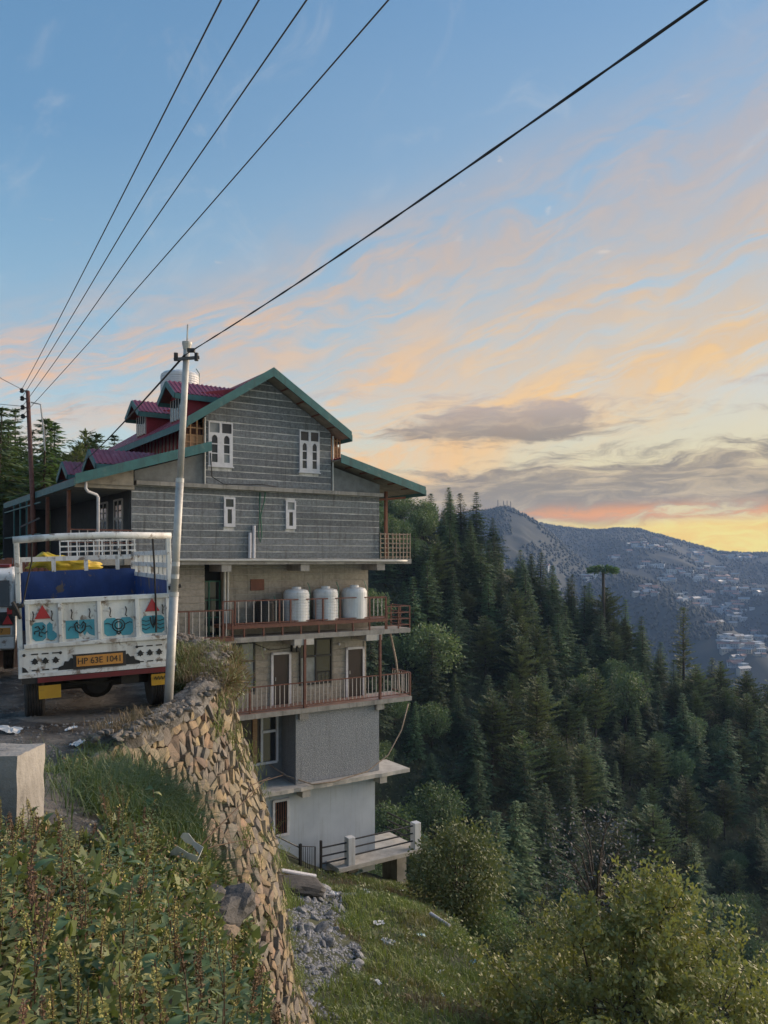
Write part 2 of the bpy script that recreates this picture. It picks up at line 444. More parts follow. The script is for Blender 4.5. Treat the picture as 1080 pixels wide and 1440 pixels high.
M['cable'] = mat('black cable', (0.018,0.018,0.02), (0.014,0.014,0.016), 0.6, 5)
M['wire'] = mat('aluminium wire', (0.10,0.10,0.105), (0.08,0.08,0.085), 0.5, 5, metal=0.5)
# ------------------------------------------------------------------ terrain
def lerp_tab(x, tab):
    return np.interp(x, [t[0] for t in tab], [t[1] for t in tab])
EDGE = [(0,.5),(2,-.1),(2.8,-.3),(3.5,-.55),(5,-1.05),(7,-1.55),(8.2,-2.0),(9,-2.7),(9.8,-3.35),(11,-3.2),(12.2,-3.07),(13.2,-3.07),(14.4,-3.3),(15.6,-3.8),(16.6,-4.7),(17.5,-6.0),(22,-8.6),(28,-9.0),(30,-9.7),(40.7,-16.8),(60,-21),(200,-24)]
BASE = [(0,-1.05),(2,-1.3),(3.5,-1.6),(5.5,-1.9),(7,-2.05),(9,-2.18),(11,-2.27),(13,-2.27),(30,-2.25),(45,-2.3),(80,-.5),(200,16)]
def ground_z(x, y):
    x = np.asarray(x, float); y = np.asarray(y, float)
    e = lerp_tab(y, EDGE); b = lerp_tab(y, BASE)
    k = np.clip((9.6 - y) / 1.5, 0, 1)                      # bank only this side of the wall head
    d = x - (e - 1.7)
    soft = np.where(d > 0, d*d/(d+.5+1e-6), 0)
    z = b - .45*soft*k - 3.5*np.maximum(0, x-e)*(1+2*(1-k))
    z = z + .05*vnoise(x*1.1, y*1.1, 3, 4) + .025*vnoise(x*4, y*4, 9, 3)
    z = z - .10*np.exp(-(((x+3.9)/.9)**2+((y-9.2)/1.0)**2))
    return z
def build_ground():
    ys = np.concatenate([np.arange(.3, 12, .12), np.arange(12, 30, .35), np.arange(30, 60, 1.5), np.arange(60, 201, 7)])
    cols = []
    left = -150.0
    fr = np.concatenate([-(np.linspace(0, 1, 70)**2.6)[::-1], np.linspace(0, 1, 26)[1:]*1.0])
    X = np.zeros((len(ys), len(fr))); Y = np.zeros_like(X)
    for i, y in enumerate(ys):
        e = float(lerp_tab(y, EDGE))
        span = e - left
        row = np.where(fr <= 0, e + fr*span, e + fr*1.1)
        X[i] = row; Y[i] = y
    Z = ground_z(X, Y)
    o = link('ground', grid_mesh('ground', X, Y, Z, M['dirt'])); tag(o, kind='structure')
    return o
build_ground()
RIDGE = [(-200,22),(-120,18),(-60,14),(-20,12),(1,9.5),(14,6),(26,1),(42,-11.5),(58,-24),(74,-34),(96,-42),(140,-62),(260,-110)]
def near_z(x, y):
    return -5.65 - .23*x - .212*np.minimum(y, 36) - .06*np.clip(x, 0, 4)**2 - .95*np.maximum(0, x-2.5) - .75*np.maximum(0, y-36) - .95*np.clip((x+4.8)/2.2, 0, 1)*np.clip((y-26.5)/4, 0, 1)
def hill_z(x, y):
    r = lerp_tab(x, RIDGE)
    yr = 200 + 8*np.sin(x*.05)
    return np.where(y < yr, r - (yr-y)*.60 - .0006*(yr-y)**2, r - (y-yr)*.45)
def slope_z(x, y):
    x = np.asarray(x, float); y = np.asarray(y, float)
    a = near_z(x, y); b = hill_z(x, y)
    m = np.maximum(a, b)
    m = np.maximum(m, -150)
    far = np.clip((y-60)/60, 0, 1)
    z = m + far*2.2*vnoise(x*.06, y*.06, 5, 4) + (1-far)*(.22*vnoise(x*.55, y*.55, 1, 4) + .07*vnoise(x*2.7, y*2.7, 4, 3))
    return z
def build_slope():
    ys = np.concatenate([np.arange(6, 45, .35), np.arange(45, 110, 1.6), np.arange(110, 420, 4.0)])
    xs = np.concatenate([np.arange(-14, 12, .35), np.arange(12, 60, 1.2), np.arange(60, 330, 5.0)])
    xs = np.concatenate([np.arange(-260, -14, 6.0), xs])
    X, Y = np.meshgrid(xs, ys)
    Z = slope_z(X, Y)
    # tuck the sheet under the road terrace on the far side of the building
    Z = np.where((X < -12), np.minimum(Z, -6.0 + np.maximum(0, Y-150)*.15), Z)
    m = mat('slope earth', (.075,.082,.042), (.045,.055,.026), .95, .9, 8, 1.2, 7, c3=(.028,.038,.018), c3scale=.35, c3lo=.45, c3hi=.6)
    o = link('hillside', grid_mesh('hillside', X, Y, Z, m)); tag(o, kind='structure')
build_slope()
# ---- far mountains
RA = [(-400,60),(-100,85),(106,79),(195,111),(265,117),(301,126),(345,110),(389,85),(460,18),(550,-50),(640,-110),(900,-250),(2500,-400)]
RB = [(-500,60),(200,70),(396,98),(545,117),(644,104),(718,95),(818,102),(892,97),(966,77),(1065,50),(1164,22),(1260,15),(1338,15),(1500,38),(2200,60),(4000,60)]
def mount_z(x, y):
    x = np.asarray(x, float); y = np.asarray(y, float)
    a = lerp_tab(x * 2000/np.maximum(y, 1500), RA)
    za = np.where(y < 2000, a - (2000-y)*.30, a - (y-2000)*.35)
    b = lerp_tab(x * 2800/np.maximum(y, 1900), RB)
    zb = np.where(y < 2800, b - (2800-y)*.185, b - (y-2800)*.3)
    spur = 42*np.sin(x*.0105 + y*.0042 + 1.2)*np.clip((2800-y)/900, 0, 1)*np.clip((y-600)/900, 0, 1)
    nz = 22*vnoise(x*.004, y*.004, 12, 5)*np.clip(np.abs(y-2800)/500, .12, 1) + 3*vnoise(x*.03, y*.03, 2, 3)
    zb = zb + spur + nz
    za = za + 26*vnoise(x*.008, y*.008, 22, 5)*np.clip(np.abs(y-2000)/300, .1, 1) + 2.5*vnoise(x*.03, y*.03, 8, 3)
    return np.maximum(np.maximum(za, zb), -420)
def build_mountain():
    ys = np.concatenate([np.arange(430, 1300, 30), np.arange(1300, 2900, 10), np.arange(2900, 3260, 40)])
    xs = np.concatenate([np.arange(-1600, 0, 60), np.arange(0, 1700, 8), np.arange(1700, 3000, 60)])
    X, Y = np.meshgrid(xs, ys)
    Z = mount_z(X, Y)
    Z[0, :] = np.minimum(Z[0, :], -160)
    m = mat('wooded mountain', (.025,.034,.030), (.034,.043,.036), .95, .006, 8, 0, c3=(.05,.057,.045), c3scale=.0075, c3lo=.60, c3hi=.72)
    o = link('mountain', grid_mesh('mountain', X, Y, Z, m)); tag(o, kind='structure')
build_mountain()
# far ground out to the horizon
gm = MB(); gm.box(-3000, 3000, -400, 3250, -445, -440)
tag(gm.build('valley', MATS['wooded mountain']), kind='structure')
def march(px, py, fz, y0, y1, step):
    """first point of a height field along the sight line through px, py"""
    ys = np.arange(y0, y1, step)
    x = (px-540)/1130*ys; z = (785-py)/1130*ys
    h = fz(x, ys)
    k = np.nonzero(h >= z)[0]
    if len(k) == 0: return None
    i = k[0]; return Vector((x[i], ys[i], h[i]))
# ------------------------------------------------------------------ the tall building
# local axes: x along the front, y into the slope, z up from the fourth-storey slab
def build_building():
    B = empty('apartment_building', (-0.314159*29, 29, 0), math.atan2(.551, .834))
    tag(B, 'tall grey clad building with teal gables and red dormers stepping down the slope', 'building')
    def box(name, m, x0, x1, y0, y1, z0, z1, par=B, bevel=0.0):
        return MB().box(x0, x1, y0, y1, z0, z1).build(name, m, par, bevel=bevel)
    D = 14.0
    # ---- bodies
    m = MB(); m.box(0.0, 10.60, 1.62, D, -12.6, -0.25); m.box(0.03, 10.60, 0.08, D, -0.02, 2.64)
    m.box(2.86, 8.20, 0.09, D, 2.8, 5.0)
    m.build('wall', M['greypl'], B)
    # ---- clad wall of the storey under the gable
    rr = random.Random(3)
    def courses(parent, mt, x0f, x1f, t, z0, z1, h=0.27, gap=0.030, th=0.018, holes=()):
        z = z0; 
        while z < z1 - 0.05:
            zt = min(z + h - gap, z1)
            xa, xb = x0f(z), x1f(z)
            sa, sb = x0f(zt)-xa, x1f(zt)-xb
            if xb - xa > 0.15:
                spans = [(xa, xb)]
                for (hx0, hx1, hz0, hz1) in holes:
                    if hz0 < zt and hz1 > z:
                        ns = []
                        for (a, b) in spans:
                            if hx1 <= a or hx0 >= b: ns.append((a, b)); continue
                            if hx0 - a > 0.04: ns.append((a, hx0))
                            if b - hx1 > 0.04: ns.append((hx1, b))
                        spans = ns
                for (a, b) in spans:
                    mm = MB()
                    n = max(2, int((b-a)/0.6)); e = th + rr.uniform(-.006, .008)
                    xs = [a + (b-a)*i/n for i in range(n+1)]
                    vs = []; fs = []
                    for ix, x in enumerate(xs):
                        xt = x + (sa if ix == 0 and a == xa else sb if ix == n and b == xb else 0.0)
                        j = rr.uniform(-.009, .009); k = rr.uniform(-.009, .009)
                        vs += [(x, t, z+j), (x, t-e+rr.uniform(-.006,.004), z+j+.004), (xt, t-e+rr.uniform(-.006,.004), zt+k-.004), (xt, t, zt+k)]
                    for i in range(n):
                        q = 4*i
                        fs += [(q, q+4, q+5, q+1), (q+1, q+5, q+6, q+2), (q+2, q+6, q+7, q+3)]
                    fs += [(0, 1, 2, 3), (4*n+3, 4*n+2, 4*n+1, 4*n)]
                    mm.add(vs, fs).build('cladding_board', mt, parent)
            z += h
    big = [(2.88, 3.86, 3.53, 5.22), (6.76, 7.68, 3.53, 5.22)]
    small = [(3.51, 3.97, 1.21, 2.35), (6.15, 6.60, 1.18, 2.33)]
    w5 = box('wall', M['mortar'], 0.0, 10.66, 0.0, 0.078, -0.02, 2.64)
    courses(w5, M['clad'], lambda z: 0.0, lambda z: 10.66, 0.0, 0.0, 2.63, holes=small)
    g = MB().prism([(2.8, 2.81), (8.25, 2.81), (8.25, 5.22), (5.25, 7.08), (2.8, 5.5)], 'y', 0.0, 0.08)
    wg = g.build('wall', M['mortar'], B)
    courses(wg, M['clad'], lambda z: max(2.8, 1.8+(z+.10-4.98)/.649), lambda z: min(8.25, 8.78-(z+.10-5.02)/.623), 0.0, 2.84, 7.02, holes=big)
    # plain cheeks beside the gable wall
    MB().prism([(0.12, 2.81), (2.79, 2.81), (2.79, 4.0), (0.12, 3.17)], 'y', 0.05, 0.12).build('wall', M['greypl'], B)
    MB().prism([(8.26, 2.81), (10.72, 2.81), (10.72, 3.2), (8.26, 3.86)], 'y', 0.05, 0.12).build('wall', M['greypl'], B)
    box('ledge', M['conc'], 0.1, 10.75, -0.26, 0.06, 2.645, 2.80, bevel=0.01)
    # ---- windows
    def window(x0, x1, z0, z1, t, frame, panes, fm, pm, proud=0.07, recess=0.03):
        """frame bars between panes; each pane its own sub-part"""
        f = MB()
        xs = sorted({x0, x1} | {p[0] for p in panes} | {p[1] for p in panes})
        zs = sorted({z0, z1} | {p[2] for p in panes} | {p[3] for p in panes})
        for i in range(len(xs)-1):
            for j in range(len(zs)-1):
                cx, cz = (xs[i]+xs[i+1])/2, (zs[j]+zs[j+1])/2
                if not any(p[0] < cx < p[1] and p[2] < cz < p[3] for p in panes):
                    f.box(xs[i], xs[i+1], t-proud, t+0.02, zs[j], zs[j+1])
        o = f.build('window', fm, B)
        for p in panes:
            mm = pm[rr.randrange(len(pm))] if isinstance(pm, list) else pm
            MB().box(p[0]-.004, p[1]+.004, t-proud+recess, t+0.0, p[2]-.004, p[3]+.004).build('pane', mm, o)
        return o
    for (a, b, c, d_) in big:
        pn = []; mid = (a+b)/2
        for s0, s1 in ((a, mid), (mid, b)):
            pn.append((s0+.05, s1-.05, d_-.42, d_-.05))
            ia, ib = s0+.13, s1-.13
            for k in range(3):
                zz = c+.14 + k*.36
                pn.append((ia, ib, zz, zz+.32))
        o = window(a, b, c, d_, 0.0, None, pn, M['white'], [M['glass'], M['glasspale'], M['glass']], 0.09, 0.05)
        for s0 in (a, mid):                                        # arched heads of the casements
            ar = MB(); ia, ib = s0+.13, s0+(mid-a)-.13; top = c+.14+.36*2+.32
            for sx in (-1, 1):
                cx = ia if sx < 0 else ib
                ar.prism([(cx, top), (cx-sx*.09, top), (cx-sx*.03, top-.05), (cx, top-.12)], 'y', -.093, -.04)
            ar.build('arch_trim', M['white'], o)
        MB().box(a-.04, b+.04, -.12, -.03, c-.05, c-.003).build('sill', M['white'], o)
    for (a, b, c, d_) in small:
        window(a, b, c, d_, 0.0, None, [(a+.07, b-.07, d_-.37, d_-.07), (a+.14, b-.14, c+.13, c+.68)], M['white'], [M['glasspale'], M['glass']], 0.08, 0.05)
    # ---- roofs
    def sheet(name, par, x0, z0, x1, z1, y0, y1, mt, pitch=0.19, rib=0.035):
        """corrugated sheet from eave x0,z0 to ridge x1,z1, ribs run up the slope"""
        dx, dz = x1-x0, z1-z0; L = math.hypot(dx, dz); nx, nz = -dz/L, dx/L
        if nz < 0: nx, nz = -nx, -nz
        ys = []; y = y0
        while y < y1 - 1e-6:
            for f_, h in ((0, 0), (.45, 0), (.58, 1), (.87, 1)):
                yy = y + f_*pitch
                if yy <= y1: ys.append((yy, h*rib))
            y += pitch
        ys.append((y1, 0))
        vs = []; fs = []
        for (yy, h) in ys:
            for k in (0, .5, 1):
                vs.append((x0+dx*k+nx*h, yy, z0+dz*k+nz*h))
        for i in range(len(ys)-1):
            for k in range(2):
                a = i*3+k; fs.append((a, a+1, a+4, a+3))
        return MB().add(vs, fs).build(name, mt, par)
    def slope(x0, z0, x1, z1, y0, y1, boards=True):
        """roof slope with soffit, battens, barge and eave boards"""
        r = sheet('roof', B, x0, z0+.05, x1, z1+.05, y0, y1, M['redroof'])
        s = MB().prism([(x0, z0), (x1, z1), (x1, z1-.05), (x0, z0-.05)], 'y', y0+.03, y1).build('soffit', M['soffit'], r)
        n = max(3, int(abs(x1-x0)/.62)); bt = MB()
        for i in range(1, n):
            k = i/n; x, z = x0+(x1-x0)*k, z0+(z1-z0)*k-.05
            MB().bar((x, y0+.04, z-.025), (x, 0.02, z-.025), .06, .05).build('batten', M['woodred'], r)
        lo = .29
        MB().prism([(x0, z0+.20), (x1, z1+.20), (x1, z1-lo+.14), (x0, z0-lo+.14)], 'y', y0-.035, y0+.012).build('barge_board', M['teal'], r)
        sg = 1 if x0 < x1 else -1
        MB().box(min(x0-sg*.035, x0+sg*.002), max(x0-sg*.035, x0+sg*.002), y0-.03, y1, z0-.2, z0+.06).build('eave_board', M['teal'], r)
        return r
    ym, yb = -0.80, D+0.5
    slope(1.80, 4.98, 5.25, 7.22, ym, yb); slope(8.78, 5.02, 5.25, 7.22, ym, yb)
    slope(-2.12, 2.66, 2.72, 4.14, ym, yb); slope(12.57, 2.93, 8.28, 4.06, ym, yb)
    MB().box(5.13, 5.37, ym-.03, yb, 7.24, 7.31).build('ridge_cap', M['redroof'], B)
    # ---- dormers (left slope: two high, two low; right slope: one high)
    def dormer(front, ridge_z, y, base_line, back, sgn, high):
        hw, drop, wall_hw = 1.02, .64, .76
        bk = back
        ez = ridge_z - drop
        fx = front + sgn*0.42                                       # the wall stands back under the overhang
        zb = base_line(fx) - .05
        poly = [(y-wall_hw, zb), (y-wall_hw, ez+.08), (y, ridge_z-.07), (y+wall_hw, ez+.08), (y+wall_hw, zb)]
        d_ = MB()
        n = len(poly); far = bk
        fr = [(fx, p[0], p[1]) for p in poly]; br = [(far, p[0], max(p[1], base_line(far)-.05)) for p in poly]
        d_.add(fr + br, [tuple(range(n))] + [(i, (i+1) % n, (i+1) % n+n, i+n) for i in range(n-1)])
        o = d_.build('dormer', M['red'], B)
        for s in (-1, 1):
            # roof slope of the dormer: eave at y+s*hw
            dx = bk - front; e0 = Vector((front, y+s*hw, ez)); r0 = Vector((front, y, ridge_z))
            nrm = Vector((0, s*drop, hw)).normalized(); xs = []; x = 0.0; L = abs(dx)
            vs = []; fs = []; prof = []
            while x < L:
                for f_, h in ((0, 0), (.45, 0), (.58, 1), (.87, 1)):
                    if x+f_*.19 < L: prof.append((x+f_*.19, h*.035))
                x += .19
            prof.append((L, 0))
            for (xx, h) in prof:
                for k in (0, 1):
                    p = e0.lerp(r0, k) + Vector((sgn*xx, 0, .05)) + nrm*h
                    vs.append(p)
            for i in range(len(prof)-1): fs.append((2*i, 2*i+1, 2*i+3, 2*i+2))
            MB().add(vs, fs).build('dormer_roof', M['redroof'], o)
            MB().add([e0+Vector((0,0,.03)), r0+Vector((0,0,.03)), r0+Vector((sgn*L,0,.03)), e0+Vector((sgn*L,0,.03)),
                      e0+Vector((0,0,-.02)), r0+Vector((0,0,-.02)), r0+Vector((sgn*L,0,-.02)), e0+Vector((sgn*L,0,-.02))],
                     [(0,1,2,3),(4,5,6,7),(0,1,5,4),(0,3,7,4),(3,2,6,7)]).build('soffit', M['woodred'], o)
            MB().bar(e0+Vector((-sgn*.02, 0, -.06)), r0+Vector((-sgn*.02, 0, -.06)), .04, .22).build('barge_board', M['teal'], o)
            MB().box(min(front, front+sgn*L), max(front, front+sgn*L), y+s*hw-.02, y+s*hw+.02, ez-.17, ez+.04).build('eave_board', M['teal'], o)
        # glazed front
        wz0, wz1 = base_line(fx)+.12, ez+.02
        if wz1 - wz0 > .25:
            fx2 = fx - sgn*.05
            for k in range(5):
                yy = y - .62 + k*.31
                MB().box(min(fx, fx2), max(fx, fx2), yy-.035, yy+.035, wz0, wz1).build('mullion', M['railpale'], o)
                if k < 4:
                    MB().box(min(fx, fx2)+.01, max(fx, fx2)-.012, yy+.04, yy+.27, wz0+.03, wz1-.03).build('pane', M['glass'], o)
    up = lambda x: 4.98 + (x-1.80)*.6493
    lowr = lambda x: 2.66 + (x+2.12)*.3058
    upr = lambda x: 5.02 + (8.78-x)*.6232
    for y in (2.0, 6.66): dormer(1.94, 6.96, y, up, 4.9, 1, True)
    for y in (2.0, 6.66): dormer(-1.0, 4.05, y, lowr, 2.6, 1, False)
    dormer(8.62, 6.93, 2.2, upr, 5.7, -1, True)
    # ---- side strip under the upper eave: red boarding, mullions, a raw timber screen by the corner
    MB().box(2.70, 2.78, 0.9, D, 4.05, 5.42).build('wall', M['red'], B)
    for k in range(26):
        y = 1.15 + k*.48
        MB().box(2.64, 2.70, y-.04, y+.04, 4.1, 5.3).build('mullion', M['railpale'], B)
    for x0, x1 in ((1.95, 2.72), (8.30, 8.72)):
        scr = MB()
        for k in range(4): scr.box(x0+(x1-x0)*k/3-.025, x0+(x1-x0)*k/3+.025, 0.02, 0.06, 4.12 if x0 < 5 else 4.22, 5.02 if x0 > 5 else 5.3)
        for zz in (4.35, 4.62, 4.9): scr.box(x0, x1, 0.03, 0.05, zz, zz+.05)
        s_ = scr.build('timber_screen', M['wood'], B)
        MB().box(x0, x1, 0.065, 0.1, 4.1, 4.62).build('panel', M['wood'], s_)
        MB().box(x0, x1, 0.3, 0.34, 4.1, 5.1).build('panel', M['woodred'], s_)
    for x in (2.74, 8.33): MB().tube([(x, -.06, 2.8), (x, -.06, 5.1 if x > 5 else 5.35)], .035, 8).build('downpipe', M['pvc'], B)
    # ---- veranda at the upper storey, side towards the road
    MB().prism([(-1.95, 2.58), (-.05, 2.58), (-.05, 3.2), (-1.95, 2.63)], 'y', -.42, -.36).build('fascia_panel', M['soffit'], B)
    MB().box(-2.05, 0.0, -.36, D, 2.45, 2.58).build('veranda_ceiling', M['soffit'], B)
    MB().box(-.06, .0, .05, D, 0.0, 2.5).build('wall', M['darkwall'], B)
    MB().box(-2.3, -0.005, -.1, D, -.25, -.02).build('veranda_floor', M['conc'], B)
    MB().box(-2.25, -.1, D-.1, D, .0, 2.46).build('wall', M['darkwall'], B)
    for y in (6.5, 8.0, 9.6, 11.2): MB().box(-2.2, -2.14, y-.03, y+.03, .0, 2.46).build('post', M['teal'], B)
    for zz in (.95, 2.2): MB().box(-2.2, -2.15, 5.0, D-.1, zz, zz+.05).build('rail', M['teal'], B)
    for y in (0.9, 3.0):
        f = MB(); 
        for yy in (y, y+.55, y+1.1): f.box(-.11, -.06, yy-.04, yy+.04, .25, 2.2)
        for zz in (.25, 1.45, 2.15): f.box(-.11, -.06, y, y+1.1, zz, zz+.07)
        o = f.build('window', M['railpale'], B)
        for yy in (y+.04, y+.59): MB().box(-.09, -.07, yy, yy+.47, .3, 2.15).build('pane', M['glass'], o)
    for (x, y) in ((-1.9, 1.2), (-1.9, 5.0), (-1.9, 9.0)): MB().box(x-.06, x+.06, y-.06, y+.06, -.02, 2.45).build('post', M['woodred'], B)
    MB().tube([(-1.72, -.55, 2.62), (-1.72, -.55, 2.40), (-1.64, -.5, 2.30), (-1.30, -.3, 2.22), (-1.24, -.28, 2.12), (-1.24, -.28, .0)], .055, 10).build('downpipe', M['white'], B, smooth=True)
    rl = MB()
    rl.bar((-2.2, -.05, 1.0), (0, -.05, 1.0), .05); rl.bar((-2.2, -.05, .55), (0, -.05, .55), .03)
    r_ = rl.build('railing', M['rust'], B)
    bal = MB().box(-.015, .015, -.015, .015, 0, 1.0).mesh('baluster', M['railpale'])
    for k in range(8): link('baluster', bal, r_, (-2.1+k*.28, -.05, 0))
    # ---- slab under the clad storey with its white drain pipe
    box('slab', M['conc'], -0.3, 12.28, -.16, 1.6, -.24, -.025)
    MB().tube([(0.6+i*.6, -.20+math.sin(i*1.7)*.006, -.06+math.sin(i)*.006-.003*i) for i in range(20)], .05, 8).build('drain_pipe', M['pvc'], B, smooth=True)
    for x in (0.2, 3.6, 7.0, 10.7):
        box('beam', M['conc'], x-.2, x+.2, -.10, 1.2, -.52, -.245)
    # ---- water-tank storey
    box('wall', M['mortartan'], 0.0, 3.0, 1.2, 1.6, -3.1, -.25)
    wt = box('wall', M['mortartan'], 4.02, 10.84, 1.2, 1.6, -3.1, -.25)
    courses(wt, M['cladtan'], lambda z: 4.02, lambda z: 10.84, 1.2, -3.08, -.3, th=.03)
    w0 = box('wall', M['mortartan'], 0.0, 2.98, 0.62, 1.19, -3.1, -.25)
    courses(w0, M['cladtan'], lambda z: 0.0, lambda z: 2.98, 0.62, -3.08, -.3, th=.03)
    dr = box('doorway', M['dark'], 3.0, 4.02, 1.55, 1.61, -3.1, -.25)
    f = MB()
    for x in (3.05, 3.5, 3.95): f.box(x-.03, x+.03, 1.46, 1.52, -3.1, -.9)
    for zz in (-.95, -1.7, -2.4): f.box(3.02, 4.0, 1.45, 1.53, zz, zz+.05)
    f.build('door_frame', M['hose'], dr)
    MB().box(3.08, 3.47, 1.49, 1.50, -3.05, -.95).build('pane', M['glass'], dr)
    MB().box(3.53, 3.92, 1.49, 1.50, -3.05, -.95).build('pane', M['glass'], dr)
    for x in (4.0, 4.14): MB().tube([(x, 1.08, -3.1), (x, 1.08, -.25)], .05, 8).build('downpipe', M['pvc'], B)
    box('hatch', M['woodred'], 5.15, 5.75, 1.13, 1.2, -1.32, -.86)
    box('slab', M['conc'], 1.1, 12.33, 0.0, 1.6, -3.30, -3.10)
    for (x, w_) in ((3.4, .4), (7.0, .45), (10.4, .4)): box('beam', M['concpale'], x-w_, x+w_, -.03, 1.2, -3.55, -3.302)
    # raised steel platform that carries the tanks
    p = MB(); 
    for y in (0.02, 1.0): p.bar((3.5, y, -2.70), (11.05, y, -2.70), .06, .12)
    p.box(3.5, 11.05, 0.0, 1.05, -2.635, -2.60)
    pl = p.build('platform', M['rust'], B)
    for k in range(10):
        x = 3.55 + k*.83
        MB().box(x-.03, x+.03, .0, .06, -3.1, -2.76).build('post', M['rust'], pl)
    def railing(x0, x1, y, zf, zt, pitch, bm_, posts, pale=True, x_end=None, bar=.045):
        r = MB(); r.bar((x0, y, zt), (x1, y, zt), bar, bar); r.bar((x0, y, zf), (x1, y, zf), bar*.9, bar*.9)
        for px_ in posts: r.box(px_-.03, px_+.03, y-.03, y+.03, zf-.1, zt)
        o = r.build('railing', M['rust'], B)
        me = MB().box(-.016, .016, -.012, .012, zf, zt).mesh('baluster', bm_)
        n = int((x1-x0)/pitch)
        for k in range(1, n):
            x = x0 + (x1-x0)*k/n
            if min(abs(x-q) for q in posts) > .06: link('baluster', me, o, (x, y, 0))
        return o
    railing(3.5, 6.4, .03, -2.55, -1.67, .30, M['railpale'], [3.5, 4.0, 5.9])
    railing(6.4, 11.04, .03, -2.55, -1.68, .93, M['rust'], [6.4, 7.9, 9.6, 11.04])
    railing(10.2, 11.04, .035, -2.53, -1.72, .2, M['railpale'], [10.2, 11.04])
    railing(0.9, 3.86, -.10, -3.02, -2.0, .26, M['railpale'], [0.9, 2.1, 3.45, 3.84])
    box('slab_edge', M['rust'], 0.9, 3.9, -.14, 0.0, -3.2, -3.06)
    r = MB()
    for zz in (-2.12, -2.4, -2.68, -2.95): r.bar((11.06, .02, zz), (12.3, .02, zz), .04); r.bar((12.3, .02, zz), (12.3, 1.5, zz), .04)
    for q in ((11.08, .02), (11.7, .02), (12.3, .02), (12.3, .75), (12.3, 1.5)): r.box(q[0]-.025, q[0]+.025, q[1]-.025, q[1]+.025, -3.1, -2.1)
    r.build('railing', M['rust'], B)
    # ---- storey with the two doors
    w3 = box('wall', M['mortartan'], 2.0, 10.74, 1.2, 1.6, -6.12, -3.30)
    doors = [(6.06, 6.98), (9.66, 10.62)]; wins = [(4.09, 5.35, -5.45, -3.42), (7.38, 8.97, -5.4, -3.45)]
    courses(w3, M['cladtan'], lambda z: 2.0, lambda z: 10.74, 1.2, -6.10, -3.32, th=.03, holes=[(a, b, -6.12, -3.92) for a, b in doors] + wins)
    for (a, b) in doors:
        f = MB(); f.box(a, a+.1, 1.10, 1.2, -6.12, -3.92); f.box(b-.1, b, 1.10, 1.2, -6.12, -3.92); f.box(a, b, 1.10, 1.2, -4.02, -3.92)
        fo = f.build('door_frame', M['white'], B)
        MB().box(a+.1, b-.1, 1.15, 1.19, -6.1, -4.02).build('door', M['doorbr'], fo)
        MB().tube([(a+.2, 1.12, -5.1), (a+.2, 1.12, -4.95)], .018, 6).build('handle', M['steel'], fo)
    for (a, b, c, d_) in wins:
        mx = (a+b)/2; mz = c + (d_-c)*.62
        window(a, b, c, d_, 1.2, None, [(a+.07, mx-.04, c+.07, mz-.04), (mx+.04, b-.07, c+.07, mz-.04), (a+.07, mx-.04, mz+.04, d_-.07), (mx+.04, b-.07, mz+.04, d_-.07)], M['blackp'], [M['glass'], M['glasspale'], M['glass']], 0.09, 0.05)
    for k in (0, 1):
        c = 7.08 + k*.22
        mm = MB().box(c-.09, c+.09, 1.02, 1.16, -3.95, -3.58).build('meter_box', M['blackp'], B)
        MB().lathe([(.075, 0), (.07, .05), (.0, .055)], 14, (0, 0, 0)).build('dial', M['white'], mm, loc=(c, 1.02, -3.70), rot=(PI/2, 0, 0))
    for x in (5.75, 9.3): MB().lathe([(.03, 0), (.055, .05), (.05, .11), (0, .13)], 10).build('bulb_holder', M['white'], B, loc=(x, 1.17, -3.75), rot=(PI/2, 0, 0))
    box('slab', M['conc'], 2.0, 12.35, -.08, 1.6, -6.32, -6.13)
    box('floor_finish', mat('pink floor tile', (.34,.21,.17), (.27,.17,.14), .5, 5), 2.05, 12.3, -.02, 1.2, -6.128, -6.105)
    for (x) in (7.0, 10.72): box('beam', M['conc'], x-.2, x+.2, -.02, 1.2, -6.58, -6.322)
    railing(2.1, 12.3, -.02, -6.0, -5.08, .2, M['railpale'], [2.1, 4.6, 7.02, 10.7, 12.3])
    r = MB(); r.bar((12.3, -.02, -5.08), (12.3, 1.4, -5.08), .05); r.bar((12.3, -.02, -6.0), (12.3, 1.4, -6.0), .04)
    o = r.build('railing', M['rust'], B)
    me = MB().box(-.012, .012, -.016, .016, -6.0, -5.08).mesh('baluster', M['railpale'])
    for k in range(8): link('baluster', me, o, (12.3, .1+k*.18, 0))
    for x in (7.02, 10.70): box('post', M['rust'], x-.05, x+.05, -.07, .03, -6.12, -3.31)
    MB().tube([(11.45, .3, -3.3), (11.75, .3, -4.5), (11.95, .25, -6.1)], .045, 8).build('bamboo_prop', M['bamboo'], B)
    # ---- roughcast storey
    box('wall', M['rough'], 6.70, 10.76, .15, 1.6, -9.25, -6.33)
    box('wall', M['greypl'], 3.0, 6.69, 1.4, 1.6, -9.25, -6.33)
    a, b, c, d_ = 4.6, 6.42, -8.5, -6.5
    f = MB()
    for x in (a, 5.72, b): f.box(x-.05, x+.05, 1.28, 1.4, c, d_)
    for zz in (c, d_): f.box(a, b, 1.27, 1.4, zz-.05, zz+.05)
    f.box(5.72, b, 1.28, 1.39, -7.25, -7.15)
    o = f.build('window', M['white'], B)
    MB().box(5.77, b-.05, 1.36, 1.38, c+.05, -7.25).build('pane', M['glass'], o)
    MB().box(5.77, b-.05, 1.36, 1.38, -7.15, d_-.05).build('pane', M['glass'], o)
    MB().box(a+.05, 5.67, 1.37, 1.39, c+.05, d_-.05).build('pane', M['doorbr'], o)
    MB().box(5.32, 5.52, 1.30, 1.36, c+.05, d_-.05).build('timber_post', M['wood'], o)
    # slab with a broken pale edge
    s = MB(); pts = []
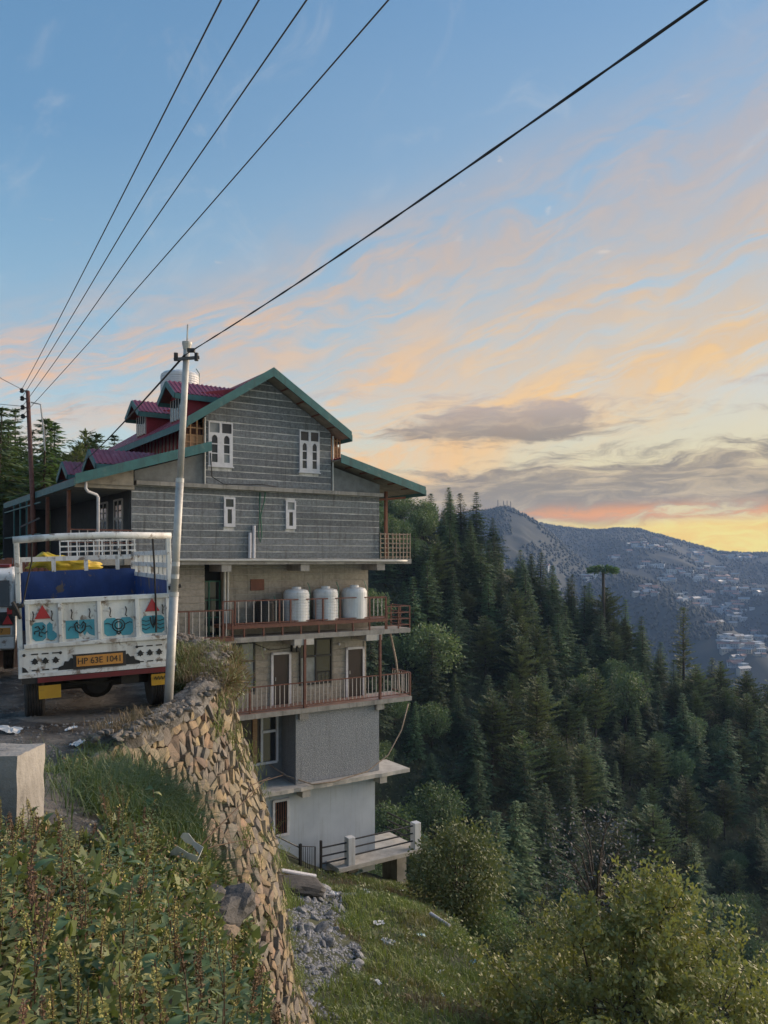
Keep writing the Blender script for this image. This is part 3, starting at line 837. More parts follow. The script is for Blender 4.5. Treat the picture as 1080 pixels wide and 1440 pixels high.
    n = 24
    for i in range(n+1):
        x = 4.9 + (12.1-4.9)*i/n; pts.append((x, -.30 + rr.uniform(-.03, .03)))
    poly = pts + [(12.1, 1.6), (4.9, 1.6)]
    s.prism(poly, 'z', -9.42, -9.26); s.build('slab', M['concpale'], B)
    for x in (7.0, 10.75): box('beam', M['concpale'], x-.18, x+.18, -.22, .9, -9.72, -9.422)
    # ---- plastered ground storey with terrace
    box('wall', M['plaster'], 3.0, 10.64, .3, 1.6, -13.6, -9.43)
    a, b, c, d_ = 5.76, 6.40, -11.22, -9.81
    f = MB()
    for x in (a, b): f.box(x-.05, x+.05, .22, .3, c-.05, d_+.05)
    for zz in (c, d_): f.box(a-.05, b+.05, .215, .3, zz-.05, zz+.05)
    o = f.build('window', M['white'], B)
    MB().box(a+.04, b-.04, .26, .28, c+.04, d_-.04).build('pane', M['dark'], o)
    for k in range(5): MB().box(a+.1+k*.105, a+.12+k*.105, .23, .25, c, d_).build('window_bar', M['woodred'], o)
    box('terrace', M['concpale'], 8.2, 12.42, -.75, 1.8, -12.92, -12.72, bevel=.02)
    for x in (9.5, 12.0): box('pier', M['conc'], x-.25, x+.25, .2, 1.4, -15.5, -12.93)
    posts = [(8.85, -.55), (12.22, -.55)]
    for (x, y) in posts: box('terrace_post', M['tank'], x-.17, x+.17, y-.17, y+.17, -12.72, -11.58, bevel=.02)
    def trail(p0, p1, zs, name='rail'):
        for zz in zs:
            MB().tube([(p0[0], p0[1], zz), (p1[0], p1[1], zz)], .036, 6).build(name, M['blackp'], B)
    trail((9.02, -.55), (12.05, -.55), (-11.72, -12.05, -12.38))
    trail((7.55, -.5), (8.68, -.55), (-11.8, -12.15, -12.45))
    trail((12.22, -.38), (12.22, 1.7), (-11.75, -12.1, -12.42))
    box('gate_post', M['blackp'], 7.47, 7.55, -.55, -.45, -12.75, -11.5)
    MB().tube([(4.9, -.4, -10.55), (6.55, -.5, -11.6)], .03, 6).build('rail', M['blackp'], B)
    MB().tube([(4.9, -.4, -11.15), (6.55, -.5, -12.1)], .03, 6).build('rail', M['blackp'], B)
    box('gate_post', M['blackp'], 6.52, 6.62, -.55, -.45, -13.2, -11.45)
    gt = MB(); gt.tube([(6.62, -.5, -11.55), (7.25, -.5, -11.7), (7.25, -.5, -13.2)], .025, 6)
    for k in range(6): gt.tube([(6.7+k*.1, -.5, -11.58-k*.025), (6.7+k*.1, -.5, -13.2)], .012, 5)
    gt.build('gate', M['blackp'], B)
    box('slab', M['conc'], 3.2, 8.19, -.75, 1.6, -13.6, -13.25)
    # lattice balcony beside the clad storey
    lat = MB()
    x0, x1, y0, y1 = 10.68, 12.25, -.1, 1.4
    for k in range(6):
        zz = .05 + k*.2
        lat.bar((x0, y0, zz), (x1, y0, zz+.01), .035); lat.bar((x1, y0, zz), (x1, y1, zz), .035)
    lo = lat.build('balcony_lattice', M['bamboo'], B)
    for k in range(9):
        x = x0 + (x1-x0)*k/8
        MB().bar((x+rr.uniform(-.03,.03), y0-.02, -.02), (x+rr.uniform(-.03,.03), y0-.02, 1.1), .035).build('lath', M['bamboo'], lo)
    for k in range(1, 6): MB().bar((x1+.02, y0+.28*k, -.02), (x1+.02, y0+.28*k, 1.1), .035).build('lath', M['bamboo'], lo)
    box('post', M['woodred'], 11.2, 11.32, .3, .42, -.02, 2.95)
    MB().bar((10.7, .36, 2.55), (12.3, .36, 2.72), .08, .1).build('beam', M['woodred'], B)
    # ---- loose services on the front
    def cable(name, m_, pts, r=.012):
        MB().tube(pts, r, 6).build(name, m_, B, smooth=True)
    for (x, h) in ((4.55, 1.0), (4.72, 1.28)):
        MB().tube([(x, -.12, 0.0), (x+.02, -.1, h)], .065, 10).build('leaning_pipe', M['white'], B)
    cable('garden_hose', M['hose'], [(5.0, -.09, 2.6), (4.98, -.1, 1.6), (4.93, -.1, .9), (5.0, -.11, .62), (5.07, -.1, .9), (5.03, -.1, 1.7), (5.2, -.1, 2.3), (5.22, -.1, 2.62)], .025)
    cable('service_cable', M['cable'], [(2.95, -.1, 4.0), (3.0, -.12, 3.1), (3.4, -.28, 2.83), (4.2, -.27, 2.84), (5.0, -.27, 2.90), (5.6, -.28, 2.83)], .018)
    cable('drain_hose', M['bamboo'], [(12.0, -.3, -6.4), (11.6, -.35, -7.5), (10.9, -.35, -8.5), (9.8, -.38, -9.05), (8.2, -.4, -9.22), (7.2, -.35, -9.2), (6.5, .6, -8.95), (6.0, 1.2, -8.55)], .03)
    cable('service_cable', M['cable'], [(5.2, 1.1, -3.45), (6.0, 1.1, -3.8), (6.9, 1.05, -3.75)], .015)
    return B
building = build_building()
def bld(x, y, z):
    a = math.atan2(.551, .834)
    return Vector((-0.314159*29 + x*math.cos(a) - y*math.sin(a), 29 + x*math.sin(a) + y*math.cos(a), z))
BRZ = math.atan2(.551, .834)
# ---- tanks
def tank(x, y, z, r, h, label, m_=None, ribs=True, name='water_tank', group=None):
    t = empty(name, bld(x, y, z), BRZ + rnd.uniform(0, 1)); tag(t, label, 'water tank', group)
    prof = [(r*.96, 0), (r, .03)]
    n = 9
    for i in range(n):
        z0 = .05 + (h*.80-.05)*i/n; z1 = .05 + (h*.80-.05)*(i+.8)/n
        prof += [(r, z0), (r, z1), (r*.965, z1+.01), (r*.965, .05+(h*.80-.05)*(i+1)/n-.005)] if ribs else [(r, z0), (r, z1)]
    prof += [(r*.98, h*.82), (r*.86, h*.90), (r*.6, h*.93)]
    MB().lathe(prof, 28).build('body', m_ or M['tank'], t, smooth=False)
    MB().lathe([(r*.36, h*.925), (r*.36, h*.985), (r*.3, h), (0, h*1.005)], 16).build('lid', m_ or M['tank'], t)
    MB().tube([(r*.7, -r*.7, .1), (r*.72, -r*.72, h*.95), (r*.6, -r*.6, h*1.12)], .018, 6).build('pipe', M['hose'], t)
    return t
tank(6.92, .52, -2.598, .54, 1.42, 'white ribbed water tank beside the black barrel on the balcony platform', group='white balcony tanks')
tank(8.30, .52, -2.598, .54, 1.42, 'white ribbed water tank in the middle of three on the balcony', group='white balcony tanks')
tank(9.72, .52, -2.598, .55, 1.44, 'white water tank wrapped smooth at the outer end of the balcony', ribs=False, group='white balcony tanks')
tank(5.55, .6, -2.598, .42, .95, 'black plastic barrel standing beside the white balcony tanks', M['tankblk'], name='water_barrel')
tank(3.25, 4.2, 6.85, .80, 1.15, 'pale water tank on the roof ridge behind the dormers')
# ------------------------------------------------------------------ stone retaining wall
WT = [(-4.3,7.9,-2.30),(-3.75,8.5,-2.27),(-3.3,9.1,-2.25),(-2.98,10.0,-2.23),(-2.78,11.0,-2.22),(-2.66,12.0,-2.14),(-2.64,13.0,-1.92),(-2.80,14.2,-1.82),(-3.3,15.5,-1.78),(-4.2,16.6,-1.7),(-5.6,17.6,-1.75)]
def build_wall():
    P = np.array(WT); seg = np.linalg.norm(np.diff(P[:, :2], axis=0), axis=1)
    U = np.concatenate([[0], np.cumsum(seg)]); LEN = U[-1]
    # smooth table along the wall
    NT_ = 400; ut = np.linspace(0, LEN, NT_)
    TT = np.stack([np.mean([np.interp(np.clip(ut+d, 0, LEN), U, P[:, i]) for d in (-.35, 0, .35)], axis=0) for i in range(3)], 1)
    dd = np.gradient(TT[:, :2], axis=0); dd /= np.linalg.norm(dd, axis=1, keepdims=True)
    NN = np.stack([dd[:, 1], -dd[:, 0], 0*dd[:, 0]], 1)
    def tab(A, u):
        f = min(max(u/LEN, 0), 1)*(NT_-1); i = min(int(f), NT_-2); f -= i
        return A[i]*(1-f) + A[i+1]*f
    def top(u): return tab(TT, u)
    def frame(u): return tab(NN, u)
    def surf(u, h, out=0.0):
        n = frame(u); t = top(u)
        bulge = .10*math.sin(h*1.3+u*.6)*min(1, h/1.5)
        p = t + n*(.235*h + bulge + out*.97); p[2] = t[2] - h + out*.23
        return p
    W = empty('retaining_wall', (0, 0, 0)); tag(W, 'curved rubble stone retaining wall under the road edge', 'wall')
    # backing
    us = np.linspace(0, LEN, 60); hs = np.linspace(0, 7.2, 30)
    G = np.array([[surf(u, h, -.06) for u in us] for h in hs])
    mb = mat('joint mortar dark', (.075,.065,.052), (.04,.035,.028), .95, 6, 6, .8, 30)
    link('backing', grid_mesh('backing', G[..., 0], G[..., 1], G[..., 2], mb), W)
    # stones: relaxed irregular cells
    r = random.Random(11); pts = []
    cu, ch = .20, .125; row = 0; h = -.12
    while h < 7.0:
        u = .2 + (row % 2)*cu*.5
        while u < LEN-.3:
            pts.append((u + r.uniform(-.10, .10), h + r.uniform(-.065, .065))); u += cu*r.choice((.6, .8, 1.0, 1.2, 1.55))*r.uniform(.9, 1.1)
        h += ch*r.choice((.75, 1.0, 1.3)); row += 1
    res = delaunay_2d_cdt([Vector((p[0], p[1]*1.35)) for p in pts], [], [], 0, 1e-5)
    vv = [Vector((p[0], p[1]/1.35)) for p in res[0]]; tris = res[2]
    inc = {}
    def circ(a, b, c):
        d = 2*(a.x*(b.y-c.y)+b.x*(c.y-a.y)+c.x*(a.y-b.y))
        if abs(d) < 1e-9: return None
        ux = ((a.x**2+a.y**2)*(b.y-c.y)+(b.x**2+b.y**2)*(c.y-a.y)+(c.x**2+c.y**2)*(a.y-b.y))/d
        uy = ((a.x**2+a.y**2)*(c.x-b.x)+(b.x**2+b.y**2)*(a.x-c.x)+(c.x**2+c.y**2)*(b.x-a.x))/d
        return Vector((ux, uy))
    for t in tris:
        c = circ(*[vv[i] for i in t])
        if c is None: continue
        for i in t: inc.setdefault(i, []).append(c)
    cells = []
    for i, cs in inc.items():
        p = vv[i]
        if len(cs) < 4 or p.x < .6 or p.x > LEN-.6 or p.y < -.02 or p.y > 6.8: continue
        cs = [c for c in cs if (c-p).length < .32]
        if len(cs) < 4: continue
        cs.sort(key=lambda c: math.atan2(c.y-p.y, c.x-p.x))
        cen = sum(cs, Vector((0, 0)))/len(cs)
        w = surf(p.x, max(0, p.y)); px = 540+1130*w[0]/w[1]; py = 785-1130*w[2]/w[1]
        cells.append((cs, cen, p, px, py, w[1]))
    sm = [mat('wall stone tan', (.225,.175,.125), (.14,.112,.082), .9, 5, 7, .9, 26, c3=(.10,.09,.07), c3scale=4, c3lo=.52, c3hi=.66, rand=.35),
          mat('wall stone ochre', (.275,.20,.12), (.175,.13,.085), .9, 5, 7, .9, 26, c3=(.11,.09,.065), c3scale=4, c3lo=.54, c3hi=.68, rand=.35),
          mat('wall stone grey', (.19,.168,.142), (.12,.107,.09), .92, 5, 7, .9, 26, c3=(.1,.09,.075), c3scale=3, rand=.2)]
    def stone(m, cs, cen, org):
        g = r.uniform(.88, .97); o = r.uniform(.0, .075); tilt = Vector((r.uniform(-.25,.25), r.uniform(-.3,.3)))
        n = len(cs); A = []; Bv = []; Cv = []
        for c in cs:
            q = cen + (c-cen)*g + Vector((r.uniform(-.008,.008), r.uniform(-.008,.008)))
            q2 = cen + (c-cen)*g*r.uniform(.84, .96)
            lift = o + (q2-cen).dot(tilt)
            A.append(surf(max(.0, q.x), max(-.02, q.y), -.06)-org); Bv.append(surf(max(0, q.x), max(-.02, q.y), lift*.35)-org); Cv.append(surf(max(0, q2.x), max(-.02, q2.y), max(.0, lift))-org)
        top_ = surf(max(0, cen.x), max(0, cen.y), o+.003)-org
        fs = []
        for k in range(n):
            j = (k+1) % n
            fs += [(k, j, n+j, n+k), (n+k, n+j, 2*n+j, 2*n+k), (2*n+k, 2*n+j, 3*n)]
        m.add(A+Bv+Cv+[top_], fs)
    vis = [c for c in cells if c[3] > 205 and 985 < c[4] < 1445 and c[2].x < 6.3]
    vis.sort(key=lambda c: c[5] - .6*min(0, 300-c[3])*0)
    # those the camera shows largest: nearest and not behind the planted bank
    vis = [c for c in vis if c[3] > 235 + max(0, c[4]-1100)*.42][:300]
    ids = {id(c) for c in vis}
    rest = [MB(), MB(), MB()]
    for c in cells:
        cs, cen, p = c[:3]; k = r.choices((0, 1, 2), (5, 3, 3))[0]
        if id(c) in ids:
            org = surf(cen.x, max(0, cen.y))
            mm = MB(); stone(mm, cs, cen, org)
            mm.build('stone', sm[k], W, loc=org)
        else: stone(rest[k], cs, cen, np.zeros(3))
    for k in range(3): tag(rest[k].build('stones', sm[k], W), kind='stuff')
    # rough cap of grey rubble on top
    uu = np.linspace(1.5, LEN-.2, 150); vs = np.linspace(0, 1, 12)
    G = np.zeros((len(vs), len(uu), 3))
    for j, u in enumerate(uu):
        n = frame(u); t = top(u)
        for i, v in enumerate(vs):
            tp = min(1.0, max(0.0, (u-1.5)/.9)); tp = tp*tp*(3-2*tp)
            hgt = (.17*math.sin(PI*min(1, v*1.15))**.6 if v < .95 else -.05)*tp - .28*(1-tp)
            hgt += .09*float(vnoise(u*5, v*4, 6, 3)) + .10*float(vnoise(u*.9, 2, 6, 2))
            G[i, j] = t - n*(v*.62-.07+.05*float(vnoise(u*5, v*2, 16, 2))) + np.array([0, 0, hgt-.02-.15*(v > .9)-.04*(v < .05)])
    mc = mat('grey rubble cap', (.22,.21,.195), (.12,.115,.105), .95, 7, 8, 2.0, 22, c3=(.07,.065,.055), c3scale=6, c3lo=.45, c3hi=.58)
    link('coping', grid_mesh('coping', G[..., 0], G[..., 1], G[..., 2], mc, False), W)
    # loose stones bedded along the cap
    rb = MB(); bm0 = bmesh.new(); bmesh.ops.create_icosphere(bm0, subdivisions=1, radius=1.0); bv = [v.co.copy() for v in bm0.verts]; bf = [[v.index for v in f.verts] for f in bm0.faces]; bm0.free()
    for k in range(420):
        u = r.uniform(1.9, LEN-.6); v = r.uniform(-.1, .75); n = frame(u); t = top(u)
        c = Vector(t - n*(v*.62-.07)) + Vector((0, 0, .10 + .06*r.random() - .10*max(0, v-.45)))
        sx, sy, sz = r.uniform(.03, .09), r.uniform(.03, .08), r.uniform(.02, .05); q = Matrix.Rotation(r.uniform(0, 6.28), 3, 'Z') @ Matrix.Rotation(r.uniform(-.5, .5), 3, 'X')
        rb.add([c + q @ Vector((p.x*sx*r.uniform(.75, 1.2), p.y*sy*r.uniform(.75, 1.2), p.z*sz*r.uniform(.75, 1.2))) for p in bv], bf)
    tag(rb.build('cap_stones', sm[2], W), kind='stuff')
    return surf, top, frame, LEN
wall_surf, wall_top, wall_frame, WLEN = build_wall()
# ------------------------------------------------------------------ air
def build_haze():
    m = bpy.data.materials.new('haze'); m.use_nodes = True
    w = NT(m.node_tree); w.n.clear()
    out = w.new('ShaderNodeOutputMaterial'); v = w.new('ShaderNodeVolumePrincipled')
    v.inputs['Color'].default_value = (.42, .62, 1.0, 1)
    v.inputs['Density'].default_value = 0.00012
    v.inputs['Anisotropy'].default_value = 0.0
    w.l.new(v.outputs[0], out.inputs['Volume'])
    o = MB().box(-3010, 3010, -410, 3270, -446, 165).build('haze', m)
    tag(o, 'thin blue evening haze filling the valley', 'haze', kind='stuff')
build_haze()
# ------------------------------------------------------------------ trees
LF = {}
LF['deodar'] = mat('deodar needles', (.12,.185,.085), (.072,.12,.06), .7, .9, 4, coord='Object', rand=.42, trans=.22)
LF['pine'] = mat('pine needles', (.16,.195,.09), (.10,.135,.066), .7, .9, 4, rand=.35, trans=.22)
LF['broad'] = mat('broad leaves', (.175,.24,.11), (.115,.165,.075), .6, 1.1, 4, rand=.18, trans=.25)
LF['bark'] = mat('tree bark', (.085,.068,.052), (.05,.04,.032), .9, 4, 6, .6, 20)
LF['palegrey'] = mat('pale bare twigs', (.20,.19,.18), (.14,.135,.125), .9, 4, 4)

def leaf_tris(rng, P, D, U, L, W):
    """blades: base points P, directions D, side vectors U, lengths, widths -> verts, tris (diamond of two triangles)"""
    n = len(P)
    S = np.cross(D, U); S /= np.maximum(np.linalg.norm(S, axis=1, keepdims=True), 1e-6)
    L = L[:, None]; W = W[:, None]
    v = np.stack([P, P + D*L*.5 + S*W*.5, P + D*L, P + D*L*.5 - S*W*.5], 1).reshape(-1, 3)
    b = np.arange(n)[:, None]*4
    f = np.concatenate([b + np.array([[0, 1, 2]]), b + np.array([[0, 2, 3]])], 1).reshape(-1, 3)
    return v, f
def unit(a): return a / np.maximum(np.linalg.norm(a, axis=-1, keepdims=True), 1e-9)

def conifer_mesh(seed, H, R_, kind):
    """crown of flat drooping sprays in whorls; returns (crown mesh, trunk mesh)"""
    rng = np.random.default_rng(seed); rr = random.Random(seed)
    P, D, U, L, W = [], [], [], [], []
    tm = MB()
    lean = np.array([rr.uniform(-.02, .02), rr.uniform(-.02, .02), 1.0])
    tm.tube([tuple(lean*H*k/6) for k in range(7)], [H*.017*(1-k/6*.93)+.01 for k in range(7)], 7)
    nlev = int(H*2.1) if kind != 'pine' else int(H*1.6)
    start = {'deodar': .10, 'pine': .25, 'spare': .35}[kind]
    for i in range(nlev):
        f = start + (1-start)*(i/(nlev-1))**.92
        z = f*H*.985
        prof = {'deodar': (1-f)**.85+.03, 'pine': min(1, (1-f)*2.2+.10)*(.55+.45*math.sin(min(1, (f-start)/(1-start)*1.5)*PI/2)), 'spare': (1-f)**.6*.8+.12}[kind]
        base = R_*prof*rr.uniform(.78, 1.12)+.12
        nb = rr.randint(6, 8) if kind == 'deodar' else rr.randint(5, 7)
        if kind == 'spare': nb = rr.randint(2, 4)
        a0 = rr.uniform(0, 6.28)
        for k in range(nb):
            a = a0 + 6.283*k/nb + rr.uniform(-.35, .35)
            bl = base*rr.uniform(.55, 1.15)
            rise = {'deodar': rr.uniform(-.18, .12) + .35*max(0, f-.8)*3, 'pine': rr.uniform(.15, .5), 'spare': rr.uniform(-.05, .25)}[kind]
            d0 = np.array([math.cos(a), math.sin(a), rise])
            side = np.array([-math.sin(a), math.cos(a), 0])
            ns = max(3, int(bl/.38))
            if bl > 1.0 and (kind != 'deodar' or rr.random() < .4):
                tm.tube([tuple(lean*z), tuple(lean*z + d0*bl*.5), tuple(lean*z + d0*bl*.9 + np.array([0,0,-.04*bl*bl*.3]))], [.05, .035, .012], 4, False)
            for s in range(ns):
                t = (s+.6)/ns
                droop = (-.10 if kind == 'deodar' else .04)*(t*bl)**1.5*.45
                p = lean*z + d0*bl*t + np.array([0, 0, droop])
                for sg in (-1, 1):
                    for q in range(2 if kind != 'pine' else 3):
                        dd = d0*rr.uniform(.5, 1.1) + side*sg*rr.uniform(.3, 1.25) + np.array([0, 0, rr.uniform(-.5, .10) if kind == 'deodar' else rr.uniform(-.1, .75)])
                        ll = rr.uniform(.42, .92)*(.65+.5*(1-t))*(1.0 if kind == 'deodar' else .95)*max(.55, min(1.2, bl/1.6))
                        P.append(p + rng.normal(0, .05, 3)); D.append(dd); L.append(ll)
                        W.append(ll*(rr.uniform(.30, .5) if kind != 'pine' else rr.uniform(.2, .36)))
                        U.append(np.array([rr.uniform(-.5, .5), rr.uniform(-.5, .5), 1.0]))
            P.append(lean*z + d0*bl*.93 + np.array([0,0,(-.10 if kind=='deodar' else .04)*bl**1.5*.45])); D.append(d0 + np.array([0,0,-.2 if kind=='deodar' else .5])); L.append(.5); W.append(.2); U.append(np.array([.3, .2, 1.0]))
    for k in range(10):
        P.append(lean*H*.96); D.append(np.array([rr.uniform(-.5, .5), rr.uniform(-.5, .5), 1.0])); L.append(rr.uniform(.3, .7)); W.append(.14); U.append(np.array([1.0, .2, .1]))
    D = unit(np.array(D))
    v, f = leaf_tris(rng, np.array(P), D, np.array(U), np.array(L), np.array(W))
    mt = LF['deodar'] if kind == 'deodar' else LF['pine']
    return np_mesh('crown', v, f, mt), tm.mesh('trunk', LF['bark'], True)

def broad_mesh(seed, H, R_, leaf=.34, n_lobes=16, per=210, flat=.85, mt=None, sparse=1.0):
    """lobed broadleaf crown: clusters of leaves around limb ends"""
    rng = np.random.default_rng(seed); rr = random.Random(seed)
    tm = MB(); th = H*.38
    tm.tube([(0, 0, 0), (rr.uniform(-.1, .1), rr.uniform(-.1, .1), th*.6), (rr.uniform(-.2, .2), rr.uniform(-.2, .2), th)], [H*.028, H*.022, H*.016], 7)
    P, D, L = [], [], []
    cz = H*.62
    for k in range(n_lobes):
        a = k*2.399+rr.uniform(-.3, .3); zz = 1 - 2*(k+.5)/n_lobes
        rad = math.sqrt(max(0, 1-zz*zz))
        c = np.array([math.cos(a)*rad*R_*.66, math.sin(a)*rad*R_*.66, cz + zz*H*.30*flat])*1.0
        lr = R_*rr.uniform(.34, .52)
        tm.tube([(0, 0, th*rr.uniform(.6, 1)), tuple(c*np.array([.5, .5, .85])), tuple(c)], [H*.010, H*.006, .012], 5, False)
        n = int(per*rr.uniform(.7, 1.2)*sparse)
        dirs = unit(rng.normal(0, 1, (n, 3)))
        rad_ = lr*(rng.random(n)**.35)[:, None]*np.array([1, 1, .78])
        P.append(c + dirs*rad_*rng.uniform(.75, 1.12, (n, 1))); D.append(unit(dirs + rng.normal(0, .7, (n, 3)) + np.array([0, 0, -.1]))); L.append(rng.uniform(.7, 1.25, n)*leaf)
    P = np.concatenate(P); D = np.concatenate(D); L = np.concatenate(L)
    v, f = leaf_tris(rng, P, D, unit(rng.normal(0, 1, P.shape)+np.array([0, 0, .8])), L, L*rng.uniform(.45, .7, len(L)))
    return np_mesh('crown', v, f, mt or LF['broad']), tm.mesh('trunk', LF['bark'], True)

KIND = {}
KIND['deodar'] = [conifer_mesh(100+i, 14+rnd.uniform(-1.5, 1.5), 3.3+i*.27, 'deodar') for i in range(8)]
KIND['pine'] = [conifer_mesh(200+i, 13+rnd.uniform(-1, 1), 3.9+rnd.uniform(-.3, .5), 'pine') for i in range(5)]
KIND['broad'] = [broad_mesh(300+i, 9, 3.2+i*.35, .36, 16+3*i, 230) for i in range(4)]
KIND['spare'] = [conifer_mesh(400, 15, 2.6, 'spare')]
NAMES = {'deodar': 'cedar_tree', 'pine': 'pine_tree', 'broad': 'broadleaf_tree', 'spare': 'thin_pine_tree'}
def tree(kind, loc, s, label, group=None, var=None, tilt=.03, name=None, sz=None):
    k = KIND[kind]; c, t = k[(var if var is not None else rnd.randrange(len(k))) % len(k)]
    e = empty(name or NAMES[kind], loc, rnd.uniform(0, 6.28))
    e.rotation_euler[0] = rnd.uniform(-tilt, tilt); e.rotation_euler[1] = rnd.uniform(-tilt, tilt)
    e.scale = (s*rnd.uniform(.9, 1.12), s*rnd.uniform(.9, 1.12), sz or s)
    tag(e, label, 'tree', group)
    link('crown', c, e); link('trunk', t, e)
    return e
def build_forest():
    r = random.Random(5)
    pts = []
    def ok(x, y, dmin):
        return all((x-a)**2+(y-b)**2 > dmin*dmin for a, b in pts)
    # slope across the valley
    n = 0; tries = 0
    while n < 320 and tries < 40000:
        tries += 1
        y = r.uniform(74, 214) if n < 240 else r.uniform(176, 226); x = r.uniform(-4, .50*y+8) if r.random() < .7 else r.uniform(.28*y, .50*y+6)
        z = float(slope_z(x, y)); px = 540+1130*x/y; py = 785-1130*(z+12)/y
        if px < 505 or px > 1110 or py > 1330: continue
        if x < 2 and y < 90: continue
        dm = (4.6 if n < 240 else 3.8) if y > 120 else 3.9
        if not ok(x, y, dm): continue
        pts.append((x, y)); n += 1
        v = float(vnoise(x*.035, y*.035, 31, 2)) + r.uniform(-.35, .35)
        far_right = px > 930
        if v > .27: kd = 'pine'
        elif v < -.48: kd = 'broad'
        else: kd = 'deodar'
        if far_right and r.random() < .3: kd = 'broad'
        s = r.choice((.6, .75, .9, 1.0, 1.1, 1.22))*r.uniform(.92, 1.08)
        where = ('on the skyline of the forested spur' if y > 186 else 'close behind the building balconies' if px < 640 and py < 1080 else 'low in the valley below the building' if px < 720 else 'at the lower end of the spur before the town' if px > 940 and py < 1150 else 'deep in the valley above the leafy tree' if py > 1080 else 'in the middle of the forested slope')
        lab = {'deodar': 'dark green cedar ', 'pine': 'olive green brushy pine ', 'broad': 'rounded broadleaf tree among conifers '}[kd] + where
        tree(kd, (x, y, z-.4), s*(1.0 if kd != 'broad' else .9), lab, {'deodar': 'forest cedars ', 'pine': 'forest pines ', 'broad': 'forest broadleaf trees '}[kd] + where)
    # wood beyond the road, left of the roofs
    m = 0; tries = 0
    while m < 64 and tries < 9000:
        tries += 1
        y = r.uniform(47, 96); x = r.uniform(-.55*y, -.30*y)
        px = 540+1130*x/y
        if px > 190 or px < -30: continue
        if not ok(x, y, 2.6): continue
        pts.append((x, y)); m += 1
        tree('deodar' if r.random() < .8 else 'pine', (x, y, float(ground_z(x, y))-.3), r.uniform(.72, .98)*(1.0+.0*y), 'tall dark cedar in the wood beyond the road', 'cedars beyond the road')
build_forest()
# trees that stand out
p = march(800, 1010, slope_z, 90, 230, .5) or Vector((38, 170, -36))
tree('broad', march(818, 1015, slope_z, 95, 230, .5), 1.15, 'pale green rounded tree lower of the pair amid the dark conifers', var=0)
tree('broad', march(880, 1030, slope_z, 95, 230, .5), 1.45, 'pale green rounded tree largest of the pair amid dark conifers', var=1)
tree('broad', march(605, 975, slope_z, 95, 230, .5), 1.5, 'leafy pale green tree close beside the balcony railings', var=2)
tree('spare', march(962, 985, slope_z, 150, 230, .5) or Vector((72.8, 195, -34)), 1.5, 'thin half bare pine standing alone before the town')
# ------------------------------------------------------------------ vehicles
V = {}
V['white'] = mat('truck white paint', (.78,.78,.75), (.62,.62,.59), .5, 3, 7, .25, 18, c3=(.22,.17,.13), c3scale=5.5, c3lo=.545, c3hi=.66, streak=((.30,.24,.19), .55))
V['blue'] = mat('worn blue paint', (.022,.065,.23), (.014,.042,.15), .55, 3, 6, .3, 15, c3=(.15,.12,.095), c3scale=5.0, c3lo=.58, c3hi=.66, stretch=(1,1,.6))
V['cyan'] = mat('turquoise paint', (.06,.32,.40), (.05,.26,.34), .5, 5, 5, c3=(.16,.30,.33), c3scale=9, c3lo=.6, c3hi=.75)
V['redref'] = mat('red reflector', (.48,.018,.022), (.38,.014,.018), .3, 5, 4)
V['yellow'] = mat('yellow plate', (.58,.33,.025), (.5,.27,.02), .5, 6, 5, .05, c3=(.32,.2,.05), c3scale=10, c3lo=.62, c3hi=.75)
V['orange'] = mat('plate orange', (.60,.27,.05), (.52,.22,.04), .5, 6, 4, c3=(.35,.17,.06), c3scale=12)
V['black'] = mat('chassis black', (.028,.027,.026), (.05,.043,.036), .75, 6, 6, .3)
V['tyre'] = mat('dusty tyre', (.042,.04,.038), (.085,.075,.064), .9, 7, 6, .4)
V['redbar'] = mat('dark red bar', (.17,.016,.018), (.12,.012,.014), .5, 5)
V['tarp'] = mat('yellow tarp', (.55,.40,.02), (.42,.29,.015), .6, 3, 5, .4, 9)
V['ink'] = mat('black lettering', (.015,.015,.015), (.012,.012,.012), .6, 5)
V['rope'] = mat('dark rope', (.035,.03,.027), (.022,.02,.018), .9, 20)
def text(name, body, size, m, parent, loc, rot, depth=.002):
    c = bpy.data.curves.new(name, 'FONT'); c.body = body; c.size = size; c.align_x = 'CENTER'; c.align_y = 'CENTER'; c.extrude = depth
    c.materials.append(m)
    tmp = bpy.data.objects.new(name, c); COL.objects.link(tmp)
    me = bpy.data.meshes.new_from_object(tmp.evaluated_get(bpy.context.evaluated_depsgraph_get()))
    bpy.data.objects.remove(tmp); o = link(name, me); o.parent = parent; o.location = loc; o.rotation_euler = rot
    return o
def wheel(parent, x, y, z, r, w, name='wheel'):
    e = MB()
    prof = [(r*.55, -w/2), (r*.9, -w/2), (r*.985, -w*.40), (r, -w*.33)]
    k = 5
    for i in range(k):
        a = -w*.33 + w*.66*(i+.12)/k; b = -w*.33 + w*.66*(i+.88)/k
        prof += [(r*.968, a), (r, a+.008), (r, b-.008), (r*.968, b)]
    prof += [(r, w*.33), (r*.985, w*.40), (r*.9, w/2), (r*.55, w/2)]
    Mx = Matrix.Translation((x, y, z)) @ Matrix.Rotation(PI/2, 4, 'Y')
    o = MB().lathe(prof, 32, (0, 0, 0), Mx).build(name, V['tyre'], parent, smooth=False)
    MB().lathe([(r*.15, -w*.44), (r*.5, -w*.38), (r*.56, -w*.47), (r*.56, w*.47), (r*.5, w*.38), (r*.15, w*.44)], 20, (0, 0, 0), Mx).build('rim', V['black'], o)
    return o
